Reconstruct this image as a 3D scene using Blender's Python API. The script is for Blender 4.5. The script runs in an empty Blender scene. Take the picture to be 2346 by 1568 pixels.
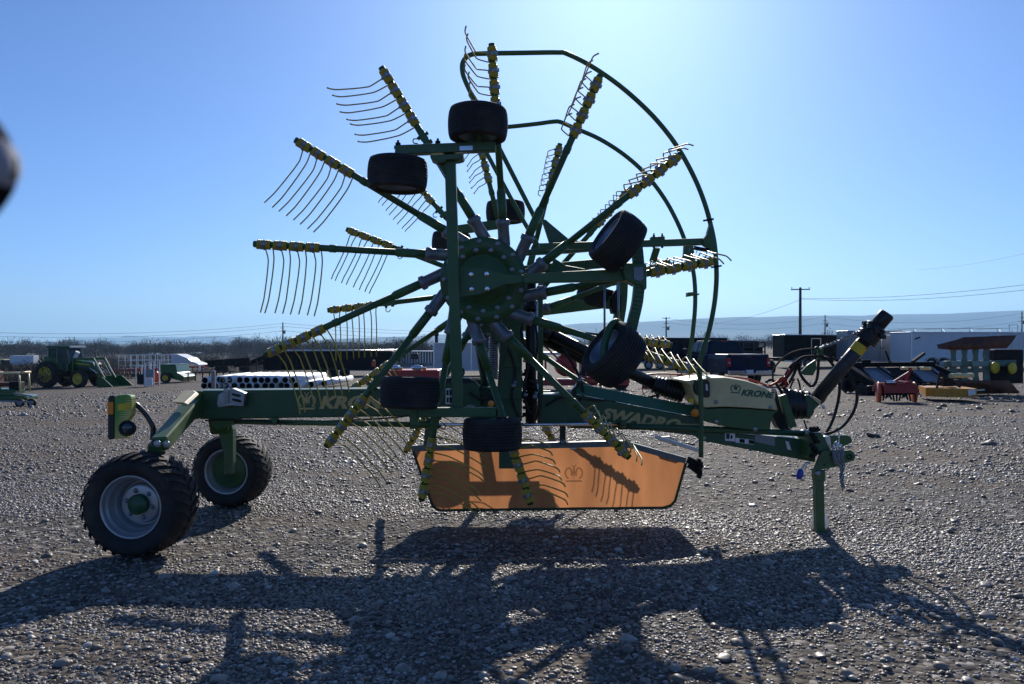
import bpy, bmesh, math, random
from mathutils import Vector, Matrix, noise as mnoise
import numpy as np
R = math.radians
C = bpy.context.scene.collection
sc = bpy.context.scene
rnd = random.Random(7)

# ------------------------------------------------------------------ camera
CAMH = 1.54
cam_d = bpy.data.cameras.new('camera'); cam = bpy.data.objects.new('camera', cam_d); C.objects.link(cam)
cam.location = (0, 0, CAMH); cam.rotation_euler = (R(90), 0, 0)
cam_d.sensor_width = 36; cam_d.lens = 27.58; cam_d.shift_y = 0.0018
cam_d.clip_start = 0.05; cam_d.clip_end = 40000
cam_d.dof.use_dof = True; cam_d.dof.focus_distance = 8.5; cam_d.dof.aperture_fstop = 13.0
sc.camera = cam
# ------------------------------------------------------------------ sky, sun, exposure
SUN = Vector((0.1275, 1.0, 0.555)).normalized()
el = math.asin(SUN.z); az = math.atan2(SUN.x, SUN.y)
w = bpy.data.worlds.new('World'); sc.world = w; w.use_nodes = True
nt = w.node_tree; nt.nodes.clear()
sky = nt.nodes.new('ShaderNodeTexSky'); sky.sky_type = 'NISHITA'; sky.sun_disc = False
sky.sun_elevation = el; sky.sun_rotation = az; sky.altitude = 1500
sky.air_density = 1.0; sky.dust_density = 2.2; sky.ozone_density = 2.5
bg = nt.nodes.new('ShaderNodeBackground'); bg.inputs['Strength'].default_value = 0.076
out = nt.nodes.new('ShaderNodeOutputWorld')
tint = nt.nodes.new('ShaderNodeMixRGB'); tint.blend_type = 'MULTIPLY'; tint.inputs[0].default_value = 1; tint.inputs[2].default_value = (0.60, 0.88, 1.36, 1)
nt.links.new(sky.outputs[0], tint.inputs[1]); nt.links.new(tint.outputs[0], bg.inputs[0]); nt.links.new(bg.outputs[0], out.inputs[0])
sl = bpy.data.lights.new('sun', 'SUN'); sl.energy = 4.7; sl.angle = R(0.53); sl.color = (1, 0.94, 0.85)
so = bpy.data.objects.new('sun', sl); C.objects.link(so); so.rotation_euler = SUN.to_track_quat('Z', 'Y').to_euler()
sc.view_settings.view_transform = 'Standard'; sc.view_settings.look = 'None'
sc.view_settings.exposure = 0.2; sc.view_settings.gamma = 1; sc.view_settings.use_curve_mapping = False
sc.render.engine = 'CYCLES'
sc.cycles.max_bounces = 6; sc.cycles.transparent_max_bounces = 12; sc.cycles.use_denoising = True
sc.cycles.volume_bounces = 1; sc.cycles.sample_clamp_indirect = 6

# ------------------------------------------------------------------ materials
def new_mat(name):
    m = bpy.data.materials.new(name); m.use_nodes = True
    b = m.node_tree.nodes['Principled BSDF']; return m, m.node_tree, b
def mat(name, col, rough=0.5, metal=0.0, var=0.12, scale=8.0, bump=0.0, bscale=60.0, coat=0.0, dirt=None, spec=0.5):
    """painted / rubber / metal surface with procedural colour and roughness variation, optional dust patches"""
    m, t, b = new_mat(name); N = t.nodes; L = t.links
    tc = N.new('ShaderNodeTexCoord')
    nz = N.new('ShaderNodeTexNoise'); nz.inputs['Scale'].default_value = scale; nz.inputs['Detail'].default_value = 5
    L.new(tc.outputs['Object'], nz.inputs['Vector'])
    rp = N.new('ShaderNodeValToRGB')
    c = Vector(col)
    rp.color_ramp.elements[0].position = 0.3; rp.color_ramp.elements[1].position = 0.72
    rp.color_ramp.elements[0].color = (*(c * (1 - var)), 1); rp.color_ramp.elements[1].color = (*[min(1, x) for x in c * (1 + var)], 1)
    L.new(nz.outputs['Fac'], rp.inputs[0]); colout = rp.outputs[0]
    if dirt:
        n2 = N.new('ShaderNodeTexNoise'); n2.inputs['Scale'].default_value = scale * 0.37; n2.inputs['Detail'].default_value = 8; n2.inputs['Roughness'].default_value = 0.7
        L.new(tc.outputs['Object'], n2.inputs['Vector'])
        r2 = N.new('ShaderNodeMapRange'); r2.inputs[1].default_value = 0.5; r2.inputs[2].default_value = 0.75; r2.inputs[4].default_value = dirt[1]
        L.new(n2.outputs['Fac'], r2.inputs[0])
        mx = N.new('ShaderNodeMixRGB'); L.new(r2.outputs[0], mx.inputs[0]); L.new(colout, mx.inputs[1]); mx.inputs[2].default_value = (*dirt[0], 1)
        colout = mx.outputs[0]
    L.new(colout, b.inputs['Base Color'])
    rr = N.new('ShaderNodeMapRange'); rr.inputs[3].default_value = max(0.02, rough - 0.1); rr.inputs[4].default_value = min(1, rough + 0.12)
    L.new(nz.outputs['Fac'], rr.inputs[0]); L.new(rr.outputs[0], b.inputs['Roughness'])
    b.inputs['Metallic'].default_value = metal; b.inputs['Coat Weight'].default_value = coat
    b.inputs['Specular IOR Level'].default_value = spec
    if bump:
        n3 = N.new('ShaderNodeTexNoise'); n3.inputs['Scale'].default_value = bscale; n3.inputs['Detail'].default_value = 3
        L.new(tc.outputs['Object'], n3.inputs['Vector'])
        bp = N.new('ShaderNodeBump'); bp.inputs['Strength'].default_value = bump; bp.inputs['Distance'].default_value = 0.01
        L.new(n3.outputs['Fac'], bp.inputs['Height']); L.new(bp.outputs[0], b.inputs['Normal'])
    return m
dust = ((0.16, 0.14, 0.11), 0.35)
M = {}
M['green'] = mat('green_paint', (0.040, 0.108, 0.031), 0.47, coat=0.06, var=0.15, dirt=((0.13, 0.125, 0.095), 0.5))
M['dgreen'] = mat('dark_green_paint', (0.022, 0.082, 0.033), 0.45, coat=0.08, var=0.12, dirt=((0.12, 0.12, 0.09), 0.4))
M['yellow'] = mat('yellow_tine_paint', (0.50, 0.36, 0.035), 0.4, var=0.15, scale=20, dirt=((0.16, 0.13, 0.06), 0.4))
M['yellow_flat'] = mat('yellow_plastic', (0.62, 0.45, 0.02), 0.5)
M['cream'] = mat('cream_plastic', (0.66, 0.55, 0.28), 0.4, var=0.06, dirt=dust)
M['rubber'] = mat('black_rubber', (0.024, 0.023, 0.023), 0.75, var=0.35, bump=0.25, dirt=((0.085, 0.072, 0.058), 0.7), spec=0.35)
M['black'] = mat('black_plastic', (0.010, 0.010, 0.012), 0.4, var=0.2)
M['steel'] = mat('galvanised_steel', (0.30, 0.32, 0.35), 0.4, metal=0.85, var=0.22, scale=14)
M['silver'] = mat('silver_paint', (0.40, 0.41, 0.43), 0.34, metal=0.55, var=0.07, dirt=((0.2, 0.18, 0.15), 0.3))
M['chrome'] = mat('chrome_rod', (0.7, 0.7, 0.72), 0.12, metal=1.0, var=0.05)
M['cast'] = mat('cast_socket', (0.21, 0.215, 0.235), 0.45, metal=0.55, var=0.2, scale=18)
M['white'] = mat('white_paint', (0.75, 0.75, 0.75), 0.45, var=0.05, dirt=((0.35, 0.31, 0.26), 0.35))
M['orange'] = mat('orange_plastic', (0.75, 0.22, 0.01), 0.3)
M['red'] = mat('red_paint', (0.33, 0.018, 0.015), 0.4, var=0.2, dirt=dust)
M['blue'] = mat('dark_blue_paint', (0.010, 0.016, 0.042), 0.3, coat=0.0, var=0.05, spec=0.12)
M['glass'] = mat('dark_glass', (0.03, 0.04, 0.05), 0.06, var=0.05, spec=0.8)
M['greysheet'] = mat('grey_sheet_metal', (0.20, 0.22, 0.25), 0.4, metal=0.3, var=0.06, scale=2)
M['blacksheet'] = mat('black_sheet_metal', (0.008, 0.008, 0.009), 0.6, var=0.1, scale=2, spec=0.1)
M['alu'] = mat('aluminium_trim', (0.6, 0.61, 0.63), 0.3, metal=0.9, var=0.06)
M['rust'] = mat('rusty_plough_steel', (0.13, 0.045, 0.025), 0.55, metal=0.35, var=0.4, scale=5, dirt=((0.25, 0.1, 0.04), 0.5))
M['teal'] = mat('faded_green_paint', (0.10, 0.17, 0.13), 0.5, var=0.2, dirt=dust)
M['amber'] = mat('yellow_orange_paint', (0.58, 0.26, 0.015), 0.42, var=0.2, dirt=dust)
M['jdgreen'] = mat('tractor_green_paint', (0.012, 0.09, 0.022), 0.32, coat=0.4, var=0.1)
M['jdyellow'] = mat('tractor_yellow_paint', (0.62, 0.44, 0.03), 0.45, var=0.08, dirt=dust)
M['wood'] = mat('weathered_pole_wood', (0.075, 0.055, 0.045), 0.8, var=0.3, scale=6)
M['bark'] = mat('grey_bark', (0.085, 0.072, 0.062), 0.85, var=0.3, scale=4)
M['twig'] = mat('bare_twigs', (0.095, 0.075, 0.065), 0.9, var=0.3, scale=0.4)
M['brush'] = mat('dry_brush', (0.12, 0.092, 0.068), 0.95, var=0.5, scale=0.25)
M['pvc'] = mat('white_pvc', (0.80, 0.80, 0.79), 0.4, var=0.04, dirt=((0.45, 0.4, 0.33), 0.25))
M['darkdirt'] = mat('dark_grimy_steel', (0.016, 0.014, 0.014), 0.65, spec=0.2, var=0.4, scale=6)
M['ink'] = mat('dark_green_print', (0.015, 0.10, 0.05), 0.5)
M['gold'] = mat('cream_print', (0.48, 0.38, 0.16), 0.5)
M['lamp'] = mat('clear_lamp_lens', (0.7, 0.72, 0.75), 0.08, metal=0.6, var=0.3, scale=30)
M['cable'] = mat('wire_cable', (0.10, 0.11, 0.13), 0.6)
M['tan'] = mat('tan_plaster', (0.42, 0.36, 0.28), 0.8)

# ------------------------------------------------------------------ mesh helpers
FD, CU, CV = 1797.0, 1173.0, 788.0
def D(u, v, Y): return Vector(((u - CU) / FD * Y, Y, CAMH - (v - CV) / FD * Y))
class MB:
    def __init__(s): s.v = []; s.f = []; s.sm = []; s.mi = []; s.cur = 0
    def add(s, vs, fs, smooth=False):
        o = len(s.v); s.v.extend([tuple(x) for x in vs])
        for f in fs: s.f.append([i + o for i in f]); s.sm.append(smooth); s.mi.append(s.cur)
        return s
    def box(s, c, size, rot=None):
        c = Vector(c); h = Vector(size) / 2; q = rot or Matrix.Identity(3)
        vs = [c + q @ Vector((sx * h.x, sy * h.y, sz * h.z)) for sx in (-1, 1) for sy in (-1, 1) for sz in (-1, 1)]
        return s.add(vs, [(0, 1, 3, 2), (4, 6, 7, 5), (0, 4, 5, 1), (2, 3, 7, 6), (0, 2, 6, 4), (1, 5, 7, 3)])
    def bar(s, p0, p1, w, h, up=(0, 0, 1), w1=None, h1=None):
        """rectangular bar p0->p1; w across (perp to up), h along up"""
        p0 = Vector(p0); p1 = Vector(p1); d = (p1 - p0).normalized(); u = Vector(up)
        sd = d.cross(u)
        if sd.length < 1e-4: sd = d.cross(Vector((1, 0, 0)))
        sd.normalize(); u = sd.cross(d)
        w1 = w if w1 is None else w1; h1 = h if h1 is None else h1
        vs = [p0 + sd * a * w / 2 + u * b * h / 2 for a, b in ((-1, -1), (1, -1), (1, 1), (-1, 1))] + \
             [p1 + sd * a * w1 / 2 + u * b * h1 / 2 for a, b in ((-1, -1), (1, -1), (1, 1), (-1, 1))]
        return s.add(vs, [(3, 2, 1, 0), (4, 5, 6, 7), (0, 1, 5, 4), (1, 2, 6, 5), (2, 3, 7, 6), (3, 0, 4, 7)])
    def tube(s, pts, r, n=10, caps=True):
        pts = [Vector(p) for p in pts]; k = len(pts)
        rs = r if isinstance(r, (list, tuple)) else [r] * k
        T = []
        for i in range(k):
            a = pts[min(i + 1, k - 1)] - pts[max(i - 1, 0)]; T.append(a.normalized() if a.length > 1e-9 else Vector((0, 0, 1)))
        ref = Vector((0, 0, 1)) if abs(T[0].z) < 0.9 else Vector((1, 0, 0))
        u = T[0].cross(ref).normalized(); vs = []
        for i in range(k):
            u = (u - T[i] * u.dot(T[i])).normalized(); vv = T[i].cross(u)
            for j in range(n):
                a = 2 * math.pi * j / n; vs.append(pts[i] + (u * math.cos(a) + vv * math.sin(a)) * rs[i])
        fs = [(i * n + j, i * n + (j + 1) % n, (i + 1) * n + (j + 1) % n, (i + 1) * n + j) for i in range(k - 1) for j in range(n)]
        s.add(vs, fs, True)
        if caps:
            o = len(s.v) - n * k
            s.f.append([o + j for j in range(n)][::-1]); s.sm.append(False); s.mi.append(s.cur)
            s.f.append([o + (k - 1) * n + j for j in range(n)]); s.sm.append(False); s.mi.append(s.cur)
        return s
    def lathe(s, c, axis, prof, n=24, flat=False, caps=True):
        """profile list of (radius, distance along axis)"""
        c = Vector(c); a = Vector(axis).normalized(); ref = Vector((0, 0, 1)) if abs(a.z) < 0.9 else Vector((1, 0, 0))
        u = a.cross(ref).normalized(); w_ = a.cross(u); vs = []
        for r, t in prof:
            for j in range(n):
                g = 2 * math.pi * j / n; vs.append(c + a * t + (u * math.cos(g) + w_ * math.sin(g)) * max(r, 1e-4))
        fs = [(i * n + j, i * n + (j + 1) % n, (i + 1) * n + (j + 1) % n, (i + 1) * n + j) for i in range(len(prof) - 1) for j in range(n)]
        return s.add(vs, fs, not flat)
    def prism(s, front, back):
        """front / back: matching lists of 3D points (outlines)"""
        n = len(front)
        return s.add(list(front) + list(back), [tuple(range(n))[::-1], tuple(range(n, 2 * n))] + [(i, (i + 1) % n, n + (i + 1) % n, n + i) for i in range(n)])
    def plate(s, px, Yf, Yb, K=None):
        """outline read at depth Yf, extruded straight back to Yb"""
        pts = [D(*(K(*p) if K else p), Yf) for p in px]
        return s.prism(pts, [Vector((p.x, Yb, p.z)) for p in pts])
    def sphere(s, c, r, n=10, m=6, sc3=(1, 1, 1)):
        prof = [(r * math.sin(math.pi * i / m), -r * math.cos(math.pi * i / m)) for i in range(m + 1)]
        o = len(s.v); s.lathe((0, 0, 0), (0, 0, 1), prof, n)
        for i in range(o, len(s.v)):
            x = s.v[i]; s.v[i] = (x[0] * sc3[0] + c[0], x[1] * sc3[1] + c[1], x[2] * sc3[2] + c[2])
        return s
    def mesh(s, name, mats):
        me = bpy.data.meshes.new(name); me.from_pydata(s.v, [], s.f)
        for m in (mats if isinstance(mats, (list, tuple)) else [mats]): me.materials.append(m if not isinstance(m, str) else M[m])
        me.polygons.foreach_set('use_smooth', s.sm); me.polygons.foreach_set('material_index', s.mi); me.update()
        return me
W = {}
def put(o, parent=None, world=None):
    wm = world if world is not None else Matrix.Identity(4)
    W[o.name] = wm
    o.matrix_basis = wm
    if parent is not None:
        o.parent = parent; o.matrix_parent_inverse = W[parent.name].inverted()
    return o
def build(mb, name, mats, parent=None, world=None, bevel=0.0, label=None, seg=2, kind=None):
    me = mb if isinstance(mb, bpy.types.Mesh) else mb.mesh(name, mats)
    o = bpy.data.objects.new(name, me); C.objects.link(o); put(o, parent, world)
    if bevel:
        b = o.modifiers.new('bevel', 'BEVEL'); b.width = bevel; b.segments = seg; b.limit_method = 'ANGLE'; b.angle_limit = R(40)
        b.harden_normals = False
    if label: o['label'] = label
    if kind: o['kind'] = kind
    return o
def thing(name, label, cat, loc=(0, 0, 0), rz=0.0, group=None):
    o = bpy.data.objects.new(name, None); C.objects.link(o); o.empty_display_size = 0.2
    put(o, None, Matrix.Translation(Vector(loc)) @ Matrix.Rotation(rz, 4, 'Z'))
    o['label'] = label; o['category'] = cat
    if group: o['group'] = group
    return o
def holder(name, parent, world=None):
    o = bpy.data.objects.new(name, None); C.objects.link(o); o.empty_display_size = 0.1
    return put(o, parent, world if world is not None else W[parent.name].copy())
def loc_build(mb, name, mats, parent, bevel=0.0, label=None, kind=None):
    """mesh written in the parent thing's own local coordinates"""
    return build(mb, name, mats, parent, W[parent.name].copy(), bevel, label, kind=kind)
def tag(o, label, cat, group=None, kind=None):
    if label: o['label'] = label
    if cat: o['category'] = cat
    if group: o['group'] = group
    if kind: o['kind'] = kind
    return o
def copy_tree(o, world, parent=None):
    """copy of a thing with copies of its parts and sub-parts, moved so that its root sits at `world`"""
    delta = world @ W[o.name].inverted()
    def rec(src, par):
        c = src.copy(); C.objects.link(c)
        wm = delta @ W[src.name]; W[c.name] = wm; c.matrix_basis = wm
        if par is not None: c.parent = par; c.matrix_parent_inverse = W[par.name].inverted()
        else: c.parent = None
        for ch in kids.get(src.name, []): rec(ch, c)
        return c
    kids = {}
    for x in C.objects:
        if x.parent is not None: kids.setdefault(x.parent.name, []).append(x)
    return rec(o, parent)
def curve(pts, n=6):
    """Catmull-Rom through points"""
    P = [Vector(p) for p in pts]; out_ = []
    for i in range(len(P) - 1):
        a = P[max(i - 1, 0)]; b = P[i]; c = P[i + 1]; d = P[min(i + 2, len(P) - 1)]
        for k in range(n):
            t = k / n
            out_.append(0.5 * ((2 * b) + (c - a) * t + (2 * a - 5 * b + 4 * c - d) * t * t + (3 * b - a - 3 * c + d) * t ** 3))
    out_.append(P[-1]); return out_
def ZR(x0, y0, s): return lambda zx, zy: ((x0 + zx / s) * 0.91641, (y0 + zy / s) * 0.91641)
def text(s, name, world, size, m, parent, shear=0.0, extrude=0.0015, offset=0.0, xs=1.0):
    cu = bpy.data.curves.new(name, 'FONT'); cu.body = s; cu.size = size; cu.shear = shear; cu.extrude = extrude; cu.offset = offset
    cu.align_x = 'LEFT'; cu.resolution_u = 3
    tmp = bpy.data.objects.new('tmp_text', cu); C.objects.link(tmp)
    dg = bpy.context.evaluated_depsgraph_get(); me = bpy.data.meshes.new_from_object(tmp.evaluated_get(dg))
    bpy.data.objects.remove(tmp)
    me.materials.clear(); me.materials.append(M[m])
    o = bpy.data.objects.new(name, me); C.objects.link(o)
    return put(o, parent, world @ Matrix.Diagonal((xs, 1, 1, 1)))
FACE = Matrix(((1, 0, 0, 0), (0, 0, -1, 0), (0, 1, 0, 0), (0, 0, 0, 1)))   # text plane XY -> world XZ, facing the camera (-Y)
def emblem(world, size, m, parent, th=0.0015):
    """crown mark: two side loops, a centre spike and a base bar; drawn in a unit box, facing -Y after FACE"""
    mb = MB()
    def stroke(pts, wd):
        P = [Vector((p[0], p[1], 0)) for p in pts]; vs = []; k = len(P)
        for i in range(k):
            t = (P[min(i + 1, k - 1)] - P[max(i - 1, 0)]).normalized(); nrm = Vector((-t.y, t.x, 0)) * (wd[i] if isinstance(wd, list) else wd) / 2
            vs += [P[i] + nrm, P[i] - nrm, P[i] + nrm + Vector((0, 0, th / size)), P[i] - nrm + Vector((0, 0, th / size))]
        fs = []
        for i in range(k - 1):
            a = i * 4; b = a + 4
            fs += [(a + 2, a + 3, b + 3, b + 2), (a, b, b + 1, a + 1), (a, a + 2, b + 2, b), (a + 1, b + 1, b + 3, a + 3)]
        mb.add(vs, fs)
    for sgn in (-1, 1):
        pts = [(0.5 + sgn * x, y) for x, y in [(0.30, 0.17), (0.42, 0.30), (0.47, 0.48), (0.42, 0.66), (0.30, 0.76), (0.18, 0.70), (0.12, 0.52), (0.13, 0.34)]]
        stroke(curve([(*p, 0) for p in pts], 4), 0.10)
        stroke([(0.5 + sgn * 0.02, 0.78), (0.5 + sgn * 0.12, 0.95)], 0.05)
    stroke([(0.5, 0.26), (0.5, 0.55), (0.5, 0.86)], [0.03, 0.15, 0.03])
    stroke([(0.05, 0.04), (0.95, 0.04)], 0.10)
    o = build(mb, 'crown_emblem', m, parent, world @ Matrix.Scale(size, 4))
    return o
M['flange'] = mat('lit_green_flange', (0.035, 0.13, 0.08), 0.38, coat=0.3, var=0.08)  # lighter green: light on the tilted strip is put into its colour
M['shaft'] = mat('grey_shaft_guard', (0.030, 0.031, 0.034), 0.38, var=0.15, dirt=dust)
M['brass'] = mat('brass_ring', (0.20, 0.15, 0.03), 0.4, metal=0.3)
M['purpleblack'] = mat('black_shaft_guard', (0.016, 0.013, 0.016), 0.4, var=0.2)
M['blacktube'] = mat('black_tube', (0.012, 0.013, 0.017), 0.28, var=0.1, coat=0.4)
M['redhose'] = mat('red_hose_rubber', (0.40, 0.035, 0.018), 0.45, var=0.15)
M['bluecap'] = mat('blue_cap_plastic', (0.02, 0.06, 0.42), 0.35)
M['hem'] = mat('dark_green_hem', (0.016, 0.045, 0.016), 0.6)
M['railgrey'] = mat('grey_rail_steel', (0.16, 0.17, 0.17), 0.45, metal=0.5, var=0.15)
def cloth_material(name, col, tcol, tw):
    m = bpy.data.materials.new(name); m.use_nodes = True; t = m.node_tree; N = t.nodes; L = t.links; N.clear()
    o_ = N.new('ShaderNodeOutputMaterial'); df = N.new('ShaderNodeBsdfDiffuse'); tr = N.new('ShaderNodeBsdfTranslucent'); mx = N.new('ShaderNodeMixShader')
    tc = N.new('ShaderNodeTexCoord'); nz = N.new('ShaderNodeTexNoise'); nz.inputs['Scale'].default_value = 2.2; nz.inputs['Detail'].default_value = 6; mpg = N.new('ShaderNodeMapping'); mpg.inputs['Scale'].default_value = (2.4, 1, .55); L.new(tc.outputs['Object'], mpg.inputs[0]); L.new(mpg.outputs[0], nz.inputs['Vector'])
    rp = N.new('ShaderNodeValToRGB'); rp.color_ramp.elements[0].position = .35; rp.color_ramp.elements[1].position = .7
    rp.color_ramp.elements[0].color = (*[x * .72 for x in tcol], 1); rp.color_ramp.elements[1].color = (*[min(1, x * 1.2) for x in tcol], 1); L.new(nz.outputs['Fac'], rp.inputs[0])
    L.new(rp.outputs[0], tr.inputs['Color']); df.inputs['Color'].default_value = (*col, 1); mx.inputs[0].default_value = tw
    w1 = N.new('ShaderNodeTexWave'); w1.inputs['Scale'].default_value = 90; w1.bands_direction = 'X'; L.new(tc.outputs['Object'], w1.inputs['Vector'])
    bp = N.new('ShaderNodeBump'); bp.inputs['Strength'].default_value = .25; bp.inputs['Distance'].default_value = .004; L.new(w1.outputs['Fac'], bp.inputs['Height'])
    L.new(bp.outputs[0], df.inputs['Normal'])
    L.new(df.outputs[0], mx.inputs[1]); L.new(tr.outputs[0], mx.inputs[2]); L.new(mx.outputs[0], o_.inputs['Surface']); return m
M['curtain'] = cloth_material('orange_tarpaulin', (0.36, 0.155, 0.070), (0.41, 0.175, 0.074), 0.62)
M['emb'] = cloth_material('faded_print_on_tarpaulin', (0.20, 0.09, 0.05), (0.20, 0.09, 0.05), 0.5)
def thin_ink(m):
    N = m.node_tree.nodes; L = m.node_tree.links; o_ = [n for n in N if n.type == 'OUTPUT_MATERIAL'][0]; src = o_.inputs['Surface'].links[0].from_socket
    tp = N.new('ShaderNodeBsdfTransparent'); mx = N.new('ShaderNodeMixShader'); mx.inputs[0].default_value = .72; L.new(src, mx.inputs[1]); L.new(tp.outputs[0], mx.inputs[2]); L.new(mx.outputs[0], o_.inputs['Surface'])
thin_ink(M['emb'])
M['bag'] = cloth_material('white_plastic_film', (0.8, 0.8, 0.8), (0.8, 0.8, 0.8), 0.45)
M['whitesheet'] = mat('white_sheet_metal', (0.62, 0.64, 0.67), 0.42, var=0.04, scale=1.5, dirt=((0.4, 0.36, 0.3), 0.25))
M['greywhite'] = mat('pale_grey_sheet_metal', (0.46, 0.47, 0.49), 0.45, var=0.05, scale=1.5, dirt=((0.3, 0.28, 0.25), 0.25))
M['cabglass'] = mat('tinted_cab_glass', (0.02, 0.03, 0.04), 0.08, var=0.1, spec=0.25)
M['redorange'] = mat('red_orange_paint', (0.50, 0.06, 0.015), 0.42, var=0.2, dirt=dust)
M['redlens'] = mat('red_lens', (0.45, 0.01, 0.01), 0.15, var=0.1)
M['chromebumper'] = mat('chrome_bumper', (0.55, 0.56, 0.58), 0.18, metal=0.95, var=0.06)
M['paleyellow'] = mat('pale_yellow_paint', (0.62, 0.55, 0.25), 0.35, var=0.1)
M['paleteal'] = mat('pale_green_plate', (0.22, 0.32, 0.27), 0.5, var=0.15, dirt=dust)
M['greywood'] = mat('grey_weathered_wood', (0.24, 0.23, 0.23), 0.85, var=0.25, scale=10, bump=.2)
M['greyplastic'] = mat('grey_plastic', (0.16, 0.16, 0.18), 0.4)

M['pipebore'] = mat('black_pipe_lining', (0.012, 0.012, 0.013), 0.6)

M['sage'] = mat('dark_sagebrush', (0.060, 0.047, 0.036), 0.95, var=0.5, scale=0.4)

M['strapblack'] = mat('strap_webbing', (0.012, 0.012, 0.013), 0.95, spec=0.05)
M['greyplastic'] = mat('grey_plastic', (0.36, 0.36, 0.40), 0.9, spec=0.05)
# ------------------------------------------------------------------ ground, hills, haze
def sstep(a, b, x):
    t = min(1, max(0, (x - a) / (b - a))); return t * t * (3 - 2 * t)
def zg(x, y):
    d = math.hypot(x, y)
    k = sstep(9, 60, d)
    lx = x / (1 + abs(x) / 90.0)
    z = k * (-0.72 + 0.028 * min(lx, 25)) * (1 if y > -20 else 0.4)
    z += -2.2 * sstep(75, 150, d) * sstep(10, -40, x) - 0.6 * sstep(90, 400, d)
    if d < 80: z += 0.018 * k * mnoise.noise(Vector((x * 0.25, y * 0.25, 3.1)))
    z += 0.012 * mnoise.noise(Vector((x * 0.9, y * 0.9, 0.3))) * sstep(200, 40, d)
    return z
def ground_mesh():
    ang = [a for a in range(-60, 61, 1)] + [a for a in range(66, 300, 6)]
    ang = [R(a) for a in ang]; n = len(ang)
    ds = []; d = 0.6
    while d < 60: ds.append(d); d *= 1.045
    while d < 11000: ds.append(d); d *= 1.16
    vs = [(0, 0, zg(0, 0))]; fs = []
    for d in ds:
        for a in ang:
            x, y = d * math.sin(a), d * math.cos(a); vs.append((x, y, zg(x, y)))
    for j in range(n): fs.append((0, 1 + (j + 1) % n, 1 + j))
    for i in range(len(ds) - 1):
        for j in range(n):
            a = 1 + i * n + j; b = 1 + i * n + (j + 1) % n; fs.append((a, b, b + n, a + n))
    mb = MB(); mb.add(vs, fs, True); return mb
def ground_material():
    m, t, b = new_mat('gravel_yard'); N = t.nodes; L = t.links
    g = N.new('ShaderNodeNewGeometry'); pos = g.outputs['Position']
    def nz(scale, det=4, rough=0.55):
        n = N.new('ShaderNodeTexNoise'); n.inputs['Scale'].default_value = scale; n.inputs['Detail'].default_value = det; n.inputs['Roughness'].default_value = rough
        L.new(pos, n.inputs['Vector']); return n.outputs['Fac']
    def ramp(src, *els):
        r = N.new('ShaderNodeValToRGB'); e = r.color_ramp.elements
        while len(e) < len(els): e.new(0.5)
        for i, (p, c) in enumerate(els): e[i].position = p; e[i].color = (*c, 1)
        L.new(src, r.inputs[0]); return r.outputs[0]
    def mix(f, a, c):
        x = N.new('ShaderNodeMixRGB')
        if isinstance(f, float): x.inputs[0].default_value = f
        else: L.new(f, x.inputs[0])
        L.new(a, x.inputs[1]); L.new(c, x.inputs[2]); return x.outputs[0]
    # stones: cell colours
    def vor(scale, feat='F1'):
        v = N.new('ShaderNodeTexVoronoi'); v.feature = feat; v.inputs['Scale'].default_value = scale; L.new(pos, v.inputs['Vector']); return v
    v1 = vor(24.0); v2 = vor(9.0)
    sep = N.new('ShaderNodeSeparateColor'); L.new(v1.outputs['Color'], sep.inputs[0])
    stone = ramp(sep.outputs[0], (0.0, (0.035, 0.031, 0.027)), (0.5, (0.092, 0.081, 0.070)), (0.85, (0.155, 0.14, 0.122)), (1.0, (0.46, 0.43, 0.39)))
    dirt = ramp(nz(3.0, 8), (0.3, (0.085, 0.064, 0.046)), (0.7, (0.16, 0.122, 0.089)))
    patch = N.new('ShaderNodeMapRange'); patch.inputs[1].default_value = 0.42; patch.inputs[2].default_value = 0.62
    mpb = N.new('ShaderNodeMapping'); mpb.inputs['Scale'].default_value = (0.16, 0.5, 1); L.new(pos, mpb.inputs[0])
    nb = N.new('ShaderNodeTexNoise'); nb.inputs['Scale'].default_value = 1.0; nb.inputs['Detail'].default_value = 7; nb.inputs['Roughness'].default_value = 0.62; L.new(mpb.outputs[0], nb.inputs['Vector']); L.new(nb.outputs['Fac'], patch.inputs[0])
    yard = mix(patch.outputs[0], stone, dirt)
    dist = N.new('ShaderNodeVectorMath'); dist.operation = 'LENGTH'; L.new(pos, dist.inputs[0])
    far = N.new('ShaderNodeMapRange'); far.inputs[1].default_value = 85; far.inputs[2].default_value = 130; L.new(dist.outputs['Value'], far.inputs[0])
    land = ramp(nz(0.02, 8, 0.6), (0.3, (0.030, 0.026, 0.022)), (0.5, (0.048, 0.04, 0.032)), (0.6, (0.11, 0.088, 0.06)), (0.68, (0.04, 0.034, 0.027)))  # scrub brown, darkened to stand in for shade on the far slopes
    L.new(mix(far.outputs[0], yard, land), b.inputs['Base Color'])
    b.inputs['Roughness'].default_value = 0.85; b.inputs['Specular IOR Level'].default_value = 0.12
    # relief
    h = N.new('ShaderNodeMath'); h.operation = 'MULTIPLY_ADD'
    i1 = N.new('ShaderNodeMath'); i1.operation = 'SUBTRACT'; i1.inputs[0].default_value = 0.6; L.new(v1.outputs['Distance'], i1.inputs[1])
    i2 = N.new('ShaderNodeMath'); i2.operation = 'SUBTRACT'; i2.inputs[0].default_value = 0.6; L.new(v2.outputs['Distance'], i2.inputs[1])
    L.new(i2.outputs[0], h.inputs[0]); h.inputs[1].default_value = 1.2; L.new(i1.outputs[0], h.inputs[2])
    bp = N.new('ShaderNodeBump'); bp.inputs['Strength'].default_value = 0.85; bp.inputs['Distance'].default_value = 0.02
    L.new(h.outputs[0], bp.inputs['Height']); L.new(bp.outputs[0], b.inputs['Normal'])
    return m
o = build(ground_mesh(), 'ground', ground_material()); o['kind'] = 'structure'

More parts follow.
